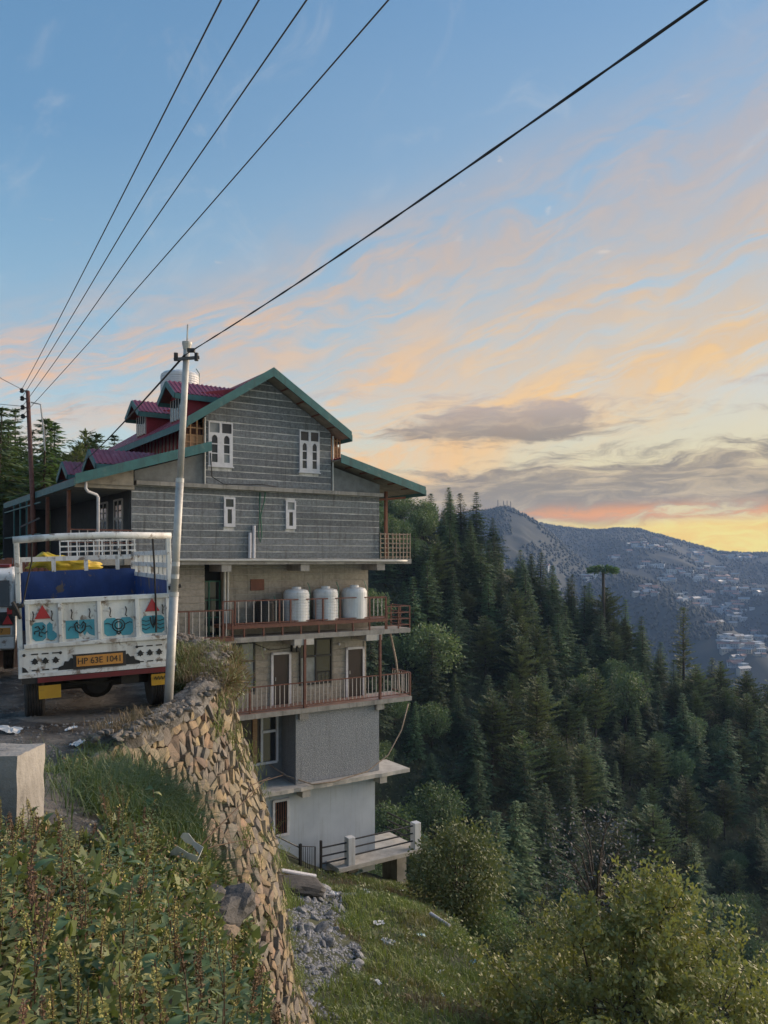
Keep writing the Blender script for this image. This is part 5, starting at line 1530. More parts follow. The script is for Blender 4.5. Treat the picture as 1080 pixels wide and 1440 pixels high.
def in_rubble(x, y):
    # tongue of rubble below the terrace
    c = -2.05 + (24-y)*.055
    return (np.abs(x-c) < .95*np.clip((y-13.5)/4, 0, 1)*np.clip((28.5-y)/3.5, 0, 1) + 1.0*vnoise(x*1.0, y*1.0, 3, 3)) & (y > 13.5) & (y < 28.5)
def build_slope_grass():
    rng = np.random.default_rng(12); N = 150000
    y = rng.uniform(10, 37, N); x = rng.uniform(-5.5, 4.6, N)
    dens = .5 + .6*vnoise(x*.5, y*.5, 17, 3)
    k = (~in_rubble(x, y)) & (rng.random(N) < np.clip(dens, .12, 1))
    # keep clear of the terrace and the ground storey
    t = bld(0, 0, 0); ca, sa = math.cos(BRZ), math.sin(BRZ)
    lx = (x-t.x)*ca + (y-t.y)*sa; ly = -(x-t.x)*sa + (y-t.y)*ca
    k &= ~((ly > -.8) & (lx > -1) & (lx < 12.5))
    x, y = x[k], y[k]; z = slope_z(x, y)
    P = np.stack([x, y, z-.03], 1); n = len(x)
    tall = .16 + .20*np.clip(vnoise(x*.9, y*.9, 7, 3)+.4, 0, 1.2)
    drym = vnoise(x*.7, y*.7, 27, 2) > .28
    g = ~drym
    o = link('grass', blades('grass', P[g], tall[g]*rng.uniform(.6, 1.4, g.sum()), rng.uniform(.012, .03, g.sum()), .6, G_['grass'], rng))
    tag(o, 'green grass covering the slope below the building', 'grass', kind='stuff')
    o = link('dry_grass', blades('dry_grass', P[drym], tall[drym]*rng.uniform(.6, 1.5, drym.sum()), rng.uniform(.010, .022, drym.sum()), .55, G_['dry'], rng))
    tag(o, 'straw coloured dry grass in patches on the slope', 'grass', kind='stuff')
    # low leafy cover
    M_ = 26000; y = rng.uniform(10, 36, M_); x = rng.uniform(-4.5, 4.8, M_)
    k = (~in_rubble(x, y)) & (vnoise(x*.8, y*.8, 51, 3) > .02)
    lx = (x-t.x)*ca + (y-t.y)*sa; ly = -(x-t.x)*sa + (y-t.y)*ca
    k &= ~((ly > -.8) & (lx > -1) & (lx < 12.5))
    x, y = x[k], y[k]; n = len(x)
    hgt = .35*np.clip(vnoise(x*.8, y*.8, 51, 3)*2.2, 0, 1)
    P = np.stack([x, y, slope_z(x, y) + rng.random(n)*hgt + .05], 1)
    D = unit(rng.normal(0, 1, (n, 3))+np.array([0, 0, .35]))
    L = rng.uniform(.06, .14, n)
    o = link('ground_cover', leaves_mesh('ground_cover', P, D, L, L*.55, G_['weed'], rng)); tag(o, 'low leafy weeds spreading over the slope', 'weeds', kind='stuff')
build_slope_grass()

# ---- bank in the foreground
def bank_pts(rng, n, y0, y1, x_left, pad=.25):
    y = rng.uniform(y0, y1, n); e = lerp_tab(y, EDGE)
    x = rng.uniform(0, 1, n)*(e + pad - x_left) + x_left
    return x, y
def plant_zone(x, y):
    """1 where the photo shows the weedy bank, 0 on the bare path and road"""
    e = lerp_tab(y, EDGE)
    path = (y > 5.9) & (x < e - .75 - .15*(y-6))
    road = (y > 8.6) & (x < e - .1)
    return ~(path | road)
def build_bank():
    rng = np.random.default_rng(3)
    # leaf mass
    N = 105000
    x, y = bank_pts(rng, N, 1.7, 8.8, -4.2, .35)
    k = plant_zone(x, y) & (x > -.52*y-.5)
    x, y = x[k], y[k]; n = len(x)
    cl = vnoise(x*2.1, y*2.1, 61, 4)
    hg = (.06 + .40*np.clip(cl+.2, 0, 1)**1.3)*np.clip((y-1.2)/2.0, .25, 1)*np.clip((8.5-y)/3.5, .35, 1)*np.where(y > 4.4, np.clip((lerp_tab(y, EDGE)-x)/.6, .12, 1), 1)
    z = ground_z(np.minimum(x, lerp_tab(y, EDGE)+.12), y) + rng.random(n)**.8*hg
    P = np.stack([x, y, z], 1)
    D = unit(rng.normal(0, 1, (n, 3)) + np.array([.1, -.2, .3]))
    L = rng.uniform(.02, .06, n)*np.where(rng.random(n) < .24, 2.5, 1)
    o = link('undergrowth', leaves_mesh('undergrowth', P, D, L, L*rng.uniform(.35, .6, n), G_['weed'], rng)); tag(o, 'tangled small leaved weeds covering the near bank', 'weeds', kind='stuff')
    # brown and yellow seed fluff among the leaves
    m = 26000; idx = rng.integers(0, n, m)
    Q = P[idx] + rng.normal(0, .035, (m, 3)) + np.array([0, 0, .05])
    L = rng.uniform(.012, .035, m)
    for nm, mt_, sel in (('seed_scatter', G_['seedy'], rng.random(m) < .55),):
        o = link(nm, leaves_mesh(nm, Q[sel], unit(rng.normal(0, 1, (sel.sum(), 3))), L[sel], L[sel]*.6, mt_, rng)); tag(o, 'yellow green seed heads scattered through the near weeds', 'weeds', kind='stuff')
        sel = ~sel
        o = link(nm, leaves_mesh(nm, Q[sel], unit(rng.normal(0, 1, (sel.sum(), 3))), L[sel], L[sel]*.55, G_['seedr'], rng)); tag(o, 'rusty brown seed husks scattered through the near weeds', 'weeds', kind='stuff')
    # long grass tussock by the wall head
    N = 7000
    x = rng.normal(-2.15, .42, N); y = rng.normal(8.15, .55, N)
    e = lerp_tab(y, EDGE); x = np.minimum(x, e+.15)
    P = np.stack([x, y, ground_z(x, y)-.02], 1)
    o = link('long_grass', blades('long_grass', P, rng.uniform(.22, .52, N), rng.uniform(.006, .012, N), 1.0, mat('long green grass', (.125,.175,.07), (.075,.115,.048), .6, 2, 4, trans=.25), rng)); tag(o, 'long drooping green grass beside the head of the stone wall', 'grass', kind='stuff')
    N = 5000
    x = rng.uniform(-3.6, -2.2, N); y = rng.uniform(7.2, 10.2, N)
    k = vnoise(x*1.8, y*1.8, 15, 3) > .1; x, y = x[k], y[k]; n = len(x)
    x = np.minimum(x, lerp_tab(y, EDGE)+.1)
    P = np.stack([x, y, ground_z(x, y)-.02], 1)
    o = link('path_grass', blades('path_grass', P, rng.uniform(.06, .2, n), rng.uniform(.005, .01, n), .8, G_['grass'], rng)); tag(o, 'short patchy grass at the path edge', 'grass', kind='stuff')
build_bank()

# ---- dry growth along the wall top and on its face
def build_wall_growth():
    rng = np.random.default_rng(31)
    # straw on the coping and inner verge
    def verge(n, u0, u1, spread, lo, hi):
        u = rng.uniform(u0, u1, n)
        T = np.array([wall_top(v) for v in u]); Nn = np.array([wall_frame(v) for v in u])
        off = rng.normal(-.25, spread, n)
        P = T - Nn*(-off)[:, None]*1.0; P[:, 2] += .08
        return P
    for nm, n, u0, u1, sp, mt_, l0, l1, lab in (
        ('dry_grass', 2000, 5.0, 7.6, .22, G_['dry'], .06, .22, 'brown dry grass tufts crowding the far end of the wall top'),
        ('verge_grass', 2600, 5.2, 8.4, .32, G_['weed'], .06, .24, 'green weeds growing through the dry grass on the wall top'),
        ('dry_grass', 1300, 2.2, 3.7, .20, G_['dry'], .06, .20, 'short straw on the near part of the wall top')):
        P = verge(n, u0, u1, sp, 0, 0)
        cl = vnoise(P[:, 0]*2.2, P[:, 1]*2.2, 81, 3) > -.15
        P = P[cl]; n = len(P)
        o = link(nm, blades(nm, P, rng.uniform(l0, l1, n), rng.uniform(.005, .011, n), .75, mt_, rng)); tag(o, lab, 'grass', kind='stuff')
    # verge behind the pole: leafy scrub
    N = 9000
    y = rng.uniform(12.75, 15.8, N); e = lerp_tab(y, EDGE); x = e - rng.uniform(-.1, .55, N)
    k = vnoise(x*1.6, y*1.6, 91, 3) > -.25
    x, y = x[k], y[k]; n = len(x)
    P = np.stack([x, y, ground_z(np.minimum(x, e[k]-.02), y) + rng.random(n)**.7*(.15+.30*np.clip((y-12.6)/2, 0, 1))], 1)
    L = rng.uniform(.03, .09, n)
    o = link('verge_scrub', leaves_mesh('verge_scrub', P, unit(rng.normal(0, 1, (n, 3))+np.array([0, 0, .3])), L, L*.45, G_['weed'], rng)); tag(o, 'low olive scrub on the verge behind the steel pole', 'weeds', kind='stuff')
    # tufts rooted in the wall joints
    PP = []
    for k in range(34):
        u = rng.uniform(3.2, 6.6); h = rng.uniform(.2, 5.5)
        b = wall_surf(u, h, .05); m = int(rng.integers(25, 70))
        PP.append(b + rng.normal(0, .06, (m, 3)))
    for k in range(26):                                     # thicker along the outline of the far end
        u = rng.uniform(6.1, 7.0); h = rng.uniform(0, 6.0); b = wall_surf(u, h, .05); m = int(rng.integers(30, 80))
        PP.append(b + rng.normal(0, .09, (m, 3)))
    P = np.concatenate(PP); n = len(P)
    o = link('wall_tufts', blades('wall_tufts', P, rng.uniform(.06, .2, n), rng.uniform(.006, .012, n), 1.2, G_['grass'], rng)); tag(o, 'small grass tufts rooted in the joints of the stone wall', 'grass', kind='stuff')
build_wall_growth()

# ---- individual weeds
def spike(rng, h, n, mt):
    """seed spike: small clustered husks along a stalk"""
    t = rng.random(n)**.85; a = rng.uniform(0, 6.283, n)
    r_ = .014*(1-t*.65)*(.55+.45*np.sin(t*38))+.003
    P = np.stack([np.cos(a)*r_*rng.uniform(.4, 1.2, n), np.sin(a)*r_*rng.uniform(.4, 1.2, n), h*(.32+.68*t)], 1)
    P[:, 0] += .05*h*t*t
    D = unit(np.stack([np.cos(a), np.sin(a), rng.uniform(-.3, .8, n)], 1)); L = rng.uniform(.006, .014, n)
    v, f = leaf_tris(rng, P, D, unit(rng.normal(0, 1, P.shape)), L, L*.85)
    return np_mesh('seed_spike', v, f, mt)
def leaf_blade(L, W, seed, lobes=False):
    """one shaped leaf, curved, along +y from the origin"""
    r = random.Random(seed); n = 7; vs = []; fs = []
    for i in range(n+1):
        t = i/n; w = W*math.sin(PI*min(1, t*.93+.05))**.8*(1-.15*t)
        if lobes and i in (2, 4): w *= 1.18
        z = .22*L*math.sin(t*2.2) - .35*L*t*t
        for sx in (-1, 0, 1): vs.append((sx*w/2, L*t, z + (abs(sx)*.12*W if sx else 0) + r.uniform(-.01, .01)*L))
    for i in range(n):
        for k in (0, 1):
            a = i*3+k; fs.append((a, a+1, a+4, a+3))
    return MB().add(vs, fs).mesh('leaf', G_['bigleaf'], True, False)
def build_weeds():
    rng = np.random.default_rng(8); r = random.Random(8)
    sp_y = [spike(rng, h, 330, G_['seedy']) for h in (.42, .52, .36)]; sp_r = [spike(rng, h, 330, G_['seedr']) for h in (.45, .55, .38)]
    stems = [MB().tube([(0, 0, 0), (.003, .002, h*.5), (.05*h*.3, 0, h*.8), (.05*h, 0, h)], [.005, .004, .003, .0015], 5).mesh('stem', G_['stem']) for h in (.45, .55, .38)]
    lf = [leaf_blade(.13, .05, 1), leaf_blade(.16, .06, 2), leaf_blade(.10, .035, 3)]
    def dock(x, y, k, col, s, i, lab, grp):
        z = float(ground_z(x, y))
        e = empty('dock_weed', (x, y, z), r.uniform(0, 6.28)); e.rotation_euler[0] = r.uniform(-.22, .22); e.rotation_euler[1] = r.uniform(-.22, .22); e.scale = (s, s, s)
        tag(e, lab, 'weed', grp)
        link('stem', stems[k], e); link('seed_spike', (sp_y if col == 'y' else sp_r)[k], e)
        for j in range(4):
            a = r.uniform(0, 6.28); o = link('leaf', lf[r.randrange(3)], e, (0, 0, .04+j*.07), (r.uniform(.1, .7), 0, a), (r.uniform(.7, 1.2),)*3)
    n = 0; tries = 0; pts = []
    while n < 190 and tries < 9000:
        tries += 1
        y = r.uniform(2.1, 7.6); e = float(lerp_tab(y, EDGE)); x = r.uniform(-.5*y-.2, e+.05)
        if not bool(plant_zone(np.array(x), np.array(y))): continue
        if y > 4.4 and x > e-.42: continue
        if any((x-a)**2+(y-b)**2 < .008 for a, b in pts): continue
        pts.append((x, y)); n += 1
        col = 'y' if r.random() < .74 else 'r'
        near = y < 4
        lab = ('yellow green' if col == 'y' else 'rusty brown') + ' dock seed spike ' + ('in the thick weeds nearest the camera' if near else 'among the weeds farther up the bank')
        dock(x, y, r.randrange(3), col, r.uniform(.6, 1.05)*min(1, max(.6, 1.5-y*.12)), n, lab, ('yellow' if col == 'y' else 'rusty') + ' docks ' + ('near' if near else 'up the bank'))
    # broad leaved plants, placed where large leaves show
    big = [leaf_blade(.13, .095, 11, True), leaf_blade(.16, .11, 12, True), leaf_blade(.11, .08, 13)]
    bigy = []
    for b in big:
        c = b.copy(); c.materials.clear(); c.materials.append(G_['yleaf']); bigy.append(c)
    spots = [(198,1280,4.4,0,'drooping heart shaped leaf plant in the middle of the weeds'),(30,1400,2.9,0,'dark large leaved plant in the lower corner of the weeds'),(75,1380,3.0,1,'bright yellow green leaf plant near the lower corner'),(140,1360,3.3,0,'large leaved plant under the seed spikes'),(205,1365,3.4,0,'blue green leaf plant low in the weeds'),(95,1310,3.9,1,'pale yellowing leaf plant among the weeds'),(165,1300,4.1,0,'broad leaved plant beside the drooping one'),(355,1400,3.9,0,'large leaves hanging over the foot of the stone wall'),(330,1420,3.6,0,'broad leaved plant at the bank edge by the wall'),(175,1200,5.6,0,'upright green leaved plant below the long grass'),(70,1215,4.9,1,'yellow green leafy plant under the concrete block'),(215,1110,7.4,1,'single bright leaf plant in the long grass'),(10,1320,3.6,0,'dark leafy plant at the picture edge'),(280,1350,4.2,0,'leafy plant under the dark rocks'),(120,1240,4.8,0,'green leafy plant in the upper weeds')]
    for (px, py, Y, yel, lab) in spots:
        p = at(px, py, Y); g = float(ground_z(p.x, p.y)); hgt = max(.12, p.z-g)
        e = empty('broadleaf_weed', (p.x, p.y, g), r.uniform(0, 6.28)); tag(e, lab, 'plant')
        MB().tube([(0, 0, 0), (.01, .01, hgt*.6), (0, 0, hgt)], [.008, .006, .003], 5).build('stem', G_['stem'], e)
        for j in range(7):
            o = link('leaf', (bigy if yel and j % 2 else big)[r.randrange(3)], e, (0, 0, hgt*(.35+.65*j/6)), (r.uniform(-.5, .5), r.uniform(-.3, .3), j*2.4+r.uniform(-.4, .4)), (r.uniform(.65, 1.05),)*3)
    # upright leafy stalks
    lm = []
    for q in range(4):
        hh = (.34, .42, .5, .3)[q]; P = []; D = []; L = []
        nn = 46
        for j in range(nn):
            t = (j+.5)/nn; a = j*2.4
            P.append((.01*math.cos(a), .01*math.sin(a), hh*(.12+.88*t))); D.append((math.cos(a), math.sin(a), .35-.5*(1-t))); L.append((.085*(1-t)+.03)*r.uniform(.8, 1.2))
        L = np.array(L); v, f = leaf_tris(rng, np.array(P), unit(np.array(D)), unit(rng.normal(0, .3, (nn, 3))+np.array([0, 0, 1.0])), L, L*.38)
        lm.append((np_mesh('leaves', v, f, [G_['weed'], G_['shoot'], LF['broad'], G_['weed']][q]), MB().tube([(0, 0, 0), (.01, 0, hh*.5), (0, 0, hh)], [.005, .004, .002], 5).mesh('stem', G_['stem'])))
    n = 0; tries = 0
    while n < 170 and tries < 6000:
        tries += 1
        y = r.uniform(2.2, 7.8); ed = float(lerp_tab(y, EDGE)); x = r.uniform(-.5*y-.2, ed+.08)
        if not bool(plant_zone(np.array(x), np.array(y))): continue
        if y > 4.4 and x > ed-.42: continue
        n += 1; q = r.randrange(4)
        e = empty('leafy_stalk', (x, y, float(ground_z(x, y))), r.uniform(0, 6.28)); s_ = r.uniform(.55, 1.0)*min(1, max(.6, 1.5-y*.12)); e.scale = (s_, s_, s_)
        e.rotation_euler[0] = r.uniform(-.2, .2); e.rotation_euler[1] = r.uniform(-.2, .2)
        w_ = 'nearest the camera' if y < 3.6 else 'in the middle of the bank' if y < 5.2 else 'at the top of the bank'
        tag(e, ('olive', 'yellow green', 'fresh green', 'short olive')[q] + ' leafy weed stalk ' + w_, 'weed', ('olive', 'yellow green', 'fresh green', 'short olive')[q] + ' stalks ' + w_)
        link('leaves', lm[q][0], e); link('stem', lm[q][1], e)
    # bare arching twigs
    for (pts, lab) in (([(178,1262,6.4),(240,1215,6.8),(300,1190,7.2),(345,1181,7.8),(368,1188,8.2)], 'long bare dark twig arching over the stone wall'), ([(262,1212,6.8),(300,1170,7.3),(345,1125,8.0),(372,1098,8.6),(398,1090,9)], 'forked bare twig reaching up in front of the wall'), ([(345,1125,8.0),(352,1105,8.3),(380,1093,8.6)], 'short bare twig beside the forked one'), ([(330,985,13.0),(350,960,13.1),(362,945,13.2)], 'thin stalk rising from the dry grass on the wall')):
        tag(MB().tube([at(*q) for q in pts], [.010*(1-.8*i/(len(pts)-1)) for i in range(len(pts))], 5).build('bare_twig', G_['stem'], smooth=True), lab, 'twig')
build_weeds()

# ---- shrubs and the leafy tree on the lower slope
def shoot_tree(name, base, lobes, seed, leaf, mt, label, shoots=520, per=46, slen=(.7, 1.5)):
    rng = np.random.default_rng(seed); r = random.Random(seed)
    e = empty(name, base); tag(e, label, 'tree')
    tm = MB(); P = []; D = []; L = []
    tot = sum(l[3] for l in lobes)
    for (cx, cy, cz, rad) in lobes:
        c = np.array([cx, cy, cz])
        mid = c*np.array([.45, .45, .55])
        tm.tube([(0, 0, -.3), tuple(mid+rng.normal(0, .12, 3)), tuple(c*np.array([.85, .85, .9])), tuple(c)], [.09, .06, .03, .015], 6)
        ns = int(shoots*rad/tot)
        for s in range(ns):
            d = rng.normal(0, 1, 3); d[2] = abs(d[2])*.9 - .25; d /= np.linalg.norm(d)
            st = c + d*rad*rng.uniform(.15, .75)
            dr = unit(d*.7 + np.array([0, 0, .75]) + rng.normal(0, .35, 3))
            ln = rng.uniform(*slen)*min(1, rad/1.2+.35)
            if s % 4 == 0: tm.tube([tuple(c + (st-c)*.2), tuple(st), tuple(st+dr*ln*.8)], [.016, .010, .004], 4, False)
            n = int(per*ln)
            t = rng.random(n)
            droop = -.18*ln*t*t
            p = st + dr*(ln*t)[:, None] + np.stack([0*t, 0*t, droop], 1) + rng.normal(0, .055, (n, 3))
            P.append(p); D.append(unit(dr*.4 + rng.normal(0, .8, (n, 3)) + np.array([0, 0, .05]))); L.append(rng.uniform(.65, 1.25, n)*leaf)
    P = np.concatenate(P); D = np.concatenate(D); L = np.concatenate(L)
    link('crown', leaves_mesh('crown', P, D, L, L*rng.uniform(.4, .62, len(L)), mt, rng), e)
    tm.build('trunk', LF['bark'], e, smooth=True)
    return e
# big leafy tree, lower right
b = Vector((5.2, 17.0, float(slope_z(5.2, 17.0))))
shoot_tree('leafy_tree', b, [(-.3,-.3,4.6,1.9),(.9,.3,5.2,1.5),(1.9,.1,4.2,1.8),(3.0,.4,3.2,1.9),(-1.8,.0,4.1,1.7),(-2.7,-.3,3.3,1.6),(.3,-1.2,3.2,1.8),(1.7,-1.4,2.6,1.8),(3.8,-.9,2.0,1.7),(-1.5,-1.3,2.7,1.7),(.2,.4,5.9,.8),(.9,.5,6.4,.55),(-.9,.4,5.6,.6),(4.4,.2,2.6,1.4),(3.1,-1.6,1.6,1.6),(0,-2.2,1.6,1.7),(-2.7,-1.6,1.8,1.6)], 77, .125, G_['shoot'], 'large yellow green leafy tree spreading over the lower slope', 1250, 44)
b = Vector((3.7, 21.5, float(slope_z(3.7, 21.5))))
shoot_tree('leafy_shrub', b, [(0,0,1.2,1.2),(1.0,.4,1.8,1.3),(-.9,.3,.9,.9),(2.1,.6,1.9,1.3),(.3,-.8,.9,1.0)], 79, .085, G_['shoot'], 'loose yellow green shrub between the round bush and leafy tree', 420, 50, (.4, .9))['category'] = 'shrub'
b = Vector((4.4, 27.0, float(slope_z(4.4, 27.0))))
shoot_tree('leafy_shrub', b, [(0,0,1.6,1.3),(1.2,.3,2.3,1.3),(-1.1,0,1.0,1.0),(2.2,.4,2.0,1.1)], 80, .10, G_['bush'], 'dark olive shrub just below the round bush', 380, 46, (.4, .9))['category'] = 'shrub'
# round bush beside the terrace
rb = broad_mesh(501, 4.8, 2.1, .15, 34, 300, 1.15, G_['bush'])
e = empty('round_bush', (3.0, 31.4, -15.4)); tag(e, 'round olive bush standing next to the white terrace post', 'bush')
link('crown', rb[0], e); link('trunk', rb[1], e)
# pale twiggy shrub behind the leafy tree
pb = broad_mesh(502, 4.2, 1.9, .10, 20, 60, 1.0, LF['palegrey'])
e = empty('grey_shrub', at(840, 1330, 24)); tag(e, 'pale grey twiggy shrub behind the leafy tree', 'bush')
link('crown', pb[0], e); link('trunk', pb[1], e)
b = Vector((3.9, 30.5, -16.2))
shoot_tree('leafy_shrub', b, [(0,0,2.0,1.2),(1.0,.2,1.4,1.1),(-.8,.2,1.4,.9)], 83, .10, LF['broad'], 'small green shrub tucked behind the round bush', 240, 46, (.4, .9))['category'] = 'shrub'
# dry twiggy bush hanging off the far end of the wall top
def build_dry_bush():
    rng = np.random.default_rng(66)
    for (u, h, n, lab) in ((6.2, .25, 900, 'brown dry bush hanging over the far end of the stone wall'), (5.5, .1, 600, 'smaller straw coloured bush on the wall top beside the brown bush'), (6.9, .1, 700, 'dry bush at the outermost corner of the wall top')):
        b = wall_surf(u, h, .1)
        e = empty('dry_bush', tuple(b)); tag(e, lab, 'bush')
        d = unit(rng.normal(0, 1, (n, 3))*np.array([.8, .8, .6]) + np.array([.3, -.15, .25]))
        st = d*rng.uniform(0, .28, (n, 1))
        L = rng.uniform(.06, .22, n)
        link('twigs', leaves_mesh('twigs', st, d, L, L*.055+.004, G_['dry'], rng), e)
        m = n//2; P = unit(rng.normal(0, 1, (m, 3)))*rng.uniform(.1, .42, (m, 1))*np.array([1, 1, .75]); L = rng.uniform(.025, .06, m)
        link('leaves', leaves_mesh('leaves', P, unit(rng.normal(0, 1, (m, 3))), L, L*.5, G_['weed'], rng), e)
build_dry_bush()
# ------------------------------------------------------------------ rocks, litter, block
def rock_mesh(seed, sx, sy, sz, mt, sub=2, rough=.28):
    bm = bmesh.new(); bmesh.ops.create_icosphere(bm, subdivisions=sub, radius=1.0)
    off = Vector((seed*3.1, seed*1.7, seed*.9))
    for v in bm.verts:
        c = v.co.copy()
        m = max(abs(c.x), abs(c.y), abs(c.z)); c = c*(1-.45*(1-1/(m*1.732)*1.0)) if m else c
        n = mnoise.noise(c*1.2+off)*rough*1.4 + mnoise.noise(c*3.1+off)*rough*.5
        v.co = Vector((c.x*sx, c.y*sy, c.z*sz))*(1+n)
    me = bpy.data.meshes.new('rock'); bm.to_mesh(me); bm.free(); me.materials.append(mt); me.update()
    return me
RK = {'dark': mat('dark rock', (.075,.072,.07), (.045,.044,.044), .7, 4, 7, .8, 20, c3=(.15,.14,.125), c3scale=5, c3lo=.6, c3hi=.72),
      'grey': mat('grey rubble', (.30,.31,.32), (.17,.175,.185), .9, 4, 7, .7, 20, rand=.3),
      'tan': mat('tan rock', (.30,.23,.16), (.2,.155,.11), .9, 4, 7, .7, 20),
      'white': mat('pale litter', (.62,.63,.62), (.5,.52,.53), .5, 6, 4),
      'teal': mat('blue green litter', (.28,.45,.45), (.22,.36,.38), .5, 6, 4)}
def build_details():
    r = random.Random(41)
    # concrete parapet block at the near left
    B = MB(); 
    bm = bmesh.new(); bmesh.ops.create_cube(bm, size=1.0); bmesh.ops.subdivide_edges(bm, edges=bm.edges[:], cuts=7, use_grid_fill=True)
    for v in bm.verts:
        p = v.co; 
        v.co = Vector((p.x*1.3, p.y*.5, p.z*.95)) + Vector([mnoise.noise(p*6+Vector((i*5, 0, 0)))*.016 for i in range(3)])
        if p.x > .49 and p.z > .49: v.co.z += mnoise.noise(p*9)*.02
    me = bpy.data.meshes.new('concrete_block'); bm.to_mesh(me); bm.free(); me.materials.append(M['conc'])
    o = link('concrete_block', me, None, (-3.22, 5.82, -1.87), (R(-3), R(0), R(2))); tag(o, 'rough concrete parapet block with a sunlit end at the path edge', 'block')
    # dark rocks at the bank edge
    for i, (px, py, Y, s, mt_, lab) in enumerate(((322,1276,6.2,.20,'dark','largest dark boulder lodged at the edge of the stone wall'),(288,1270,6.1,.15,'dark','dark slab rock beside the largest boulder'),(274,1308,5.8,.11,'tan','tan rock under the dark boulders'),(300,1300,5.9,.08,'dark','small dark rock between the boulder and the tan rock'),(316,1312,5.95,.10,'tan','flat tan rock below the largest boulder'),(282,1236,6.9,.07,'tan','small brown stone above the dark boulders'))):
        p = at(px, py, Y)
        o = link('rock', rock_mesh(i+3, s*1.35, s, s*.75, RK[mt_], 3, .3), None, p, (r.uniform(-.3, .3), r.uniform(-.3, .3), r.uniform(0, 6))); tag(o, lab, 'rock')
    # soil shoulder that carries them
    # rubble tongue: individual larger rocks + fine mass
    var = [rock_mesh(20+i, r.uniform(.8, 1.3), r.uniform(.7, 1.1), r.uniform(.45, .8), RK['grey'], 2, .3) for i in range(6)]
    n = 0
    while n < 90:
        y = r.uniform(13.8, 28); x = r.uniform(-4, 0)
        if not bool(in_rubble(np.array(x), np.array(y))): continue
        n += 1; s = r.choice((.07, .09, .11, .14, .2))*r.uniform(.8, 1.2)
        o = link('rubble_stone', var[r.randrange(6)], None, (x, y, float(slope_z(x, y))+s*.25), (r.uniform(-.5, .5), r.uniform(-.5, .5), r.uniform(0, 6)), (s, s, s))
        tag(o, 'grey rubble stone in the spill below the terrace', 'stone', 'rubble stones in the spill')
    rng = np.random.default_rng(9); N = 16000
    y = rng.uniform(13, 29, N); x = rng.uniform(-4.2, .3, N); k = in_rubble(x, y); x, y = x[k], y[k]; n = len(x)
    s = rng.uniform(.015, .06, n); z = slope_z(x, y)
    V_ = np.zeros((n, 5, 3)); b = np.stack([x, y, z-.01], 1); a = rng.uniform(0, 6.28, n)
    for q in range(4): V_[:, q] = b + np.stack([np.cos(a+q*1.57)*s*rng.uniform(.7, 1.3, n), np.sin(a+q*1.57)*s*rng.uniform(.7, 1.3, n), 0*s], 1)
    V_[:, 4] = b + np.stack([s*rng.uniform(-.3, .3, n), s*rng.uniform(-.3, .3, n), s*rng.uniform(.6, 1.2, n)], 1)
    bb = np.arange(n)[:, None]*5
    f = np.concatenate([bb+np.array([[q, (q+1) % 4, 4]]) for q in range(4)], 0)
    o = link('gravel', np_mesh('gravel', V_.reshape(-1, 3), f, mat('rubble gravel', (.34,.35,.37), (.16,.165,.175), .9, 9, 4))); tag(o, 'broken grey gravel spilling down the slope', 'gravel', kind='stuff')
    # gravel and chips on the path and road
    N = 5200; y = rng.uniform(5.6, 16, N); x = lerp_tab(y, EDGE) - .3 - rng.random(N)**1.5*6
    k = vnoise(x*1.5, y*1.5, 71, 3) > -.05; x, y = x[k], y[k]; n = len(x); s = rng.uniform(.006, .028, n); z = ground_z(x, y)
    V_ = np.zeros((n, 5, 3)); b = np.stack([x, y, z-.003], 1); a = rng.uniform(0, 6.28, n)
    for q in range(4): V_[:, q] = b + np.stack([np.cos(a+q*1.57)*s, np.sin(a+q*1.57)*s, 0*s], 1)
    V_[:, 4] = b + np.stack([0*s, 0*s, s*.8], 1); bb = np.arange(n)[:, None]*5
    f = np.concatenate([bb+np.array([[q, (q+1) % 4, 4]]) for q in range(4)], 0)
    o = link('road_gravel', np_mesh('road_gravel', V_.reshape(-1, 3), f, mat('road chips', (.27,.26,.24), (.13,.12,.11), .9, 9, 4))); tag(o, 'loose chips and pebbles on the muddy road', 'gravel', kind='stuff')
    # litter: crumpled sheets
    def scrap(seed, w, h):
        rr = random.Random(seed); m = MB(); nx, ny = 7, 6; vs = []; fs = []
        for j in range(ny+1):
            for i in range(nx+1):
                vs.append(((i/nx-.5)*w*rr.uniform(.85, 1.1), (j/ny-.5)*h*rr.uniform(.85, 1.1), .16*w*mnoise.noise(Vector((i*.6+seed, j*.7, seed*.3))) + rr.uniform(0, .03)*w))
        for j in range(ny):
            for i in range(nx): a = j*(nx+1)+i; fs.append((a, a+1, a+nx+2, a+nx+1))
        o = MB().add(vs, fs); return o
    items = [(500,1230,'teal',.5,'blue green plastic heap under the terrace edge'),(487,1222,'white',.4,'pale bag beside the blue green heap under the terrace'),(515,1258,'white',.35,'white scrap below the terrace corner'),(533,1303,'white',.4,'crumpled grey sheet lying on the grass slope'),(545,1330,'white',.5,'larger white sheet lower on the grass slope'),(592,1322,'teal',.35,'pale green bag in the grass right of the sheets'),(567,1256,'white',.4,'white block shaped scrap at the slope edge'),(667,1357,'teal',.3,'blue green bag low on the slope by the shrubs'),(497,1362,'white',.28,'round white scrap at the foot of the rubble'),(532,1388,'white',.25,'pale stone like scrap at the lower rubble edge'),(622,1405,'teal',.2,'small bluish scrap in the lower grass'),(470,1262,'white',.3,'white scrap at the top of the rubble'),(620,1372,'white',.3,'grey sheet half hidden in the lower grass')]
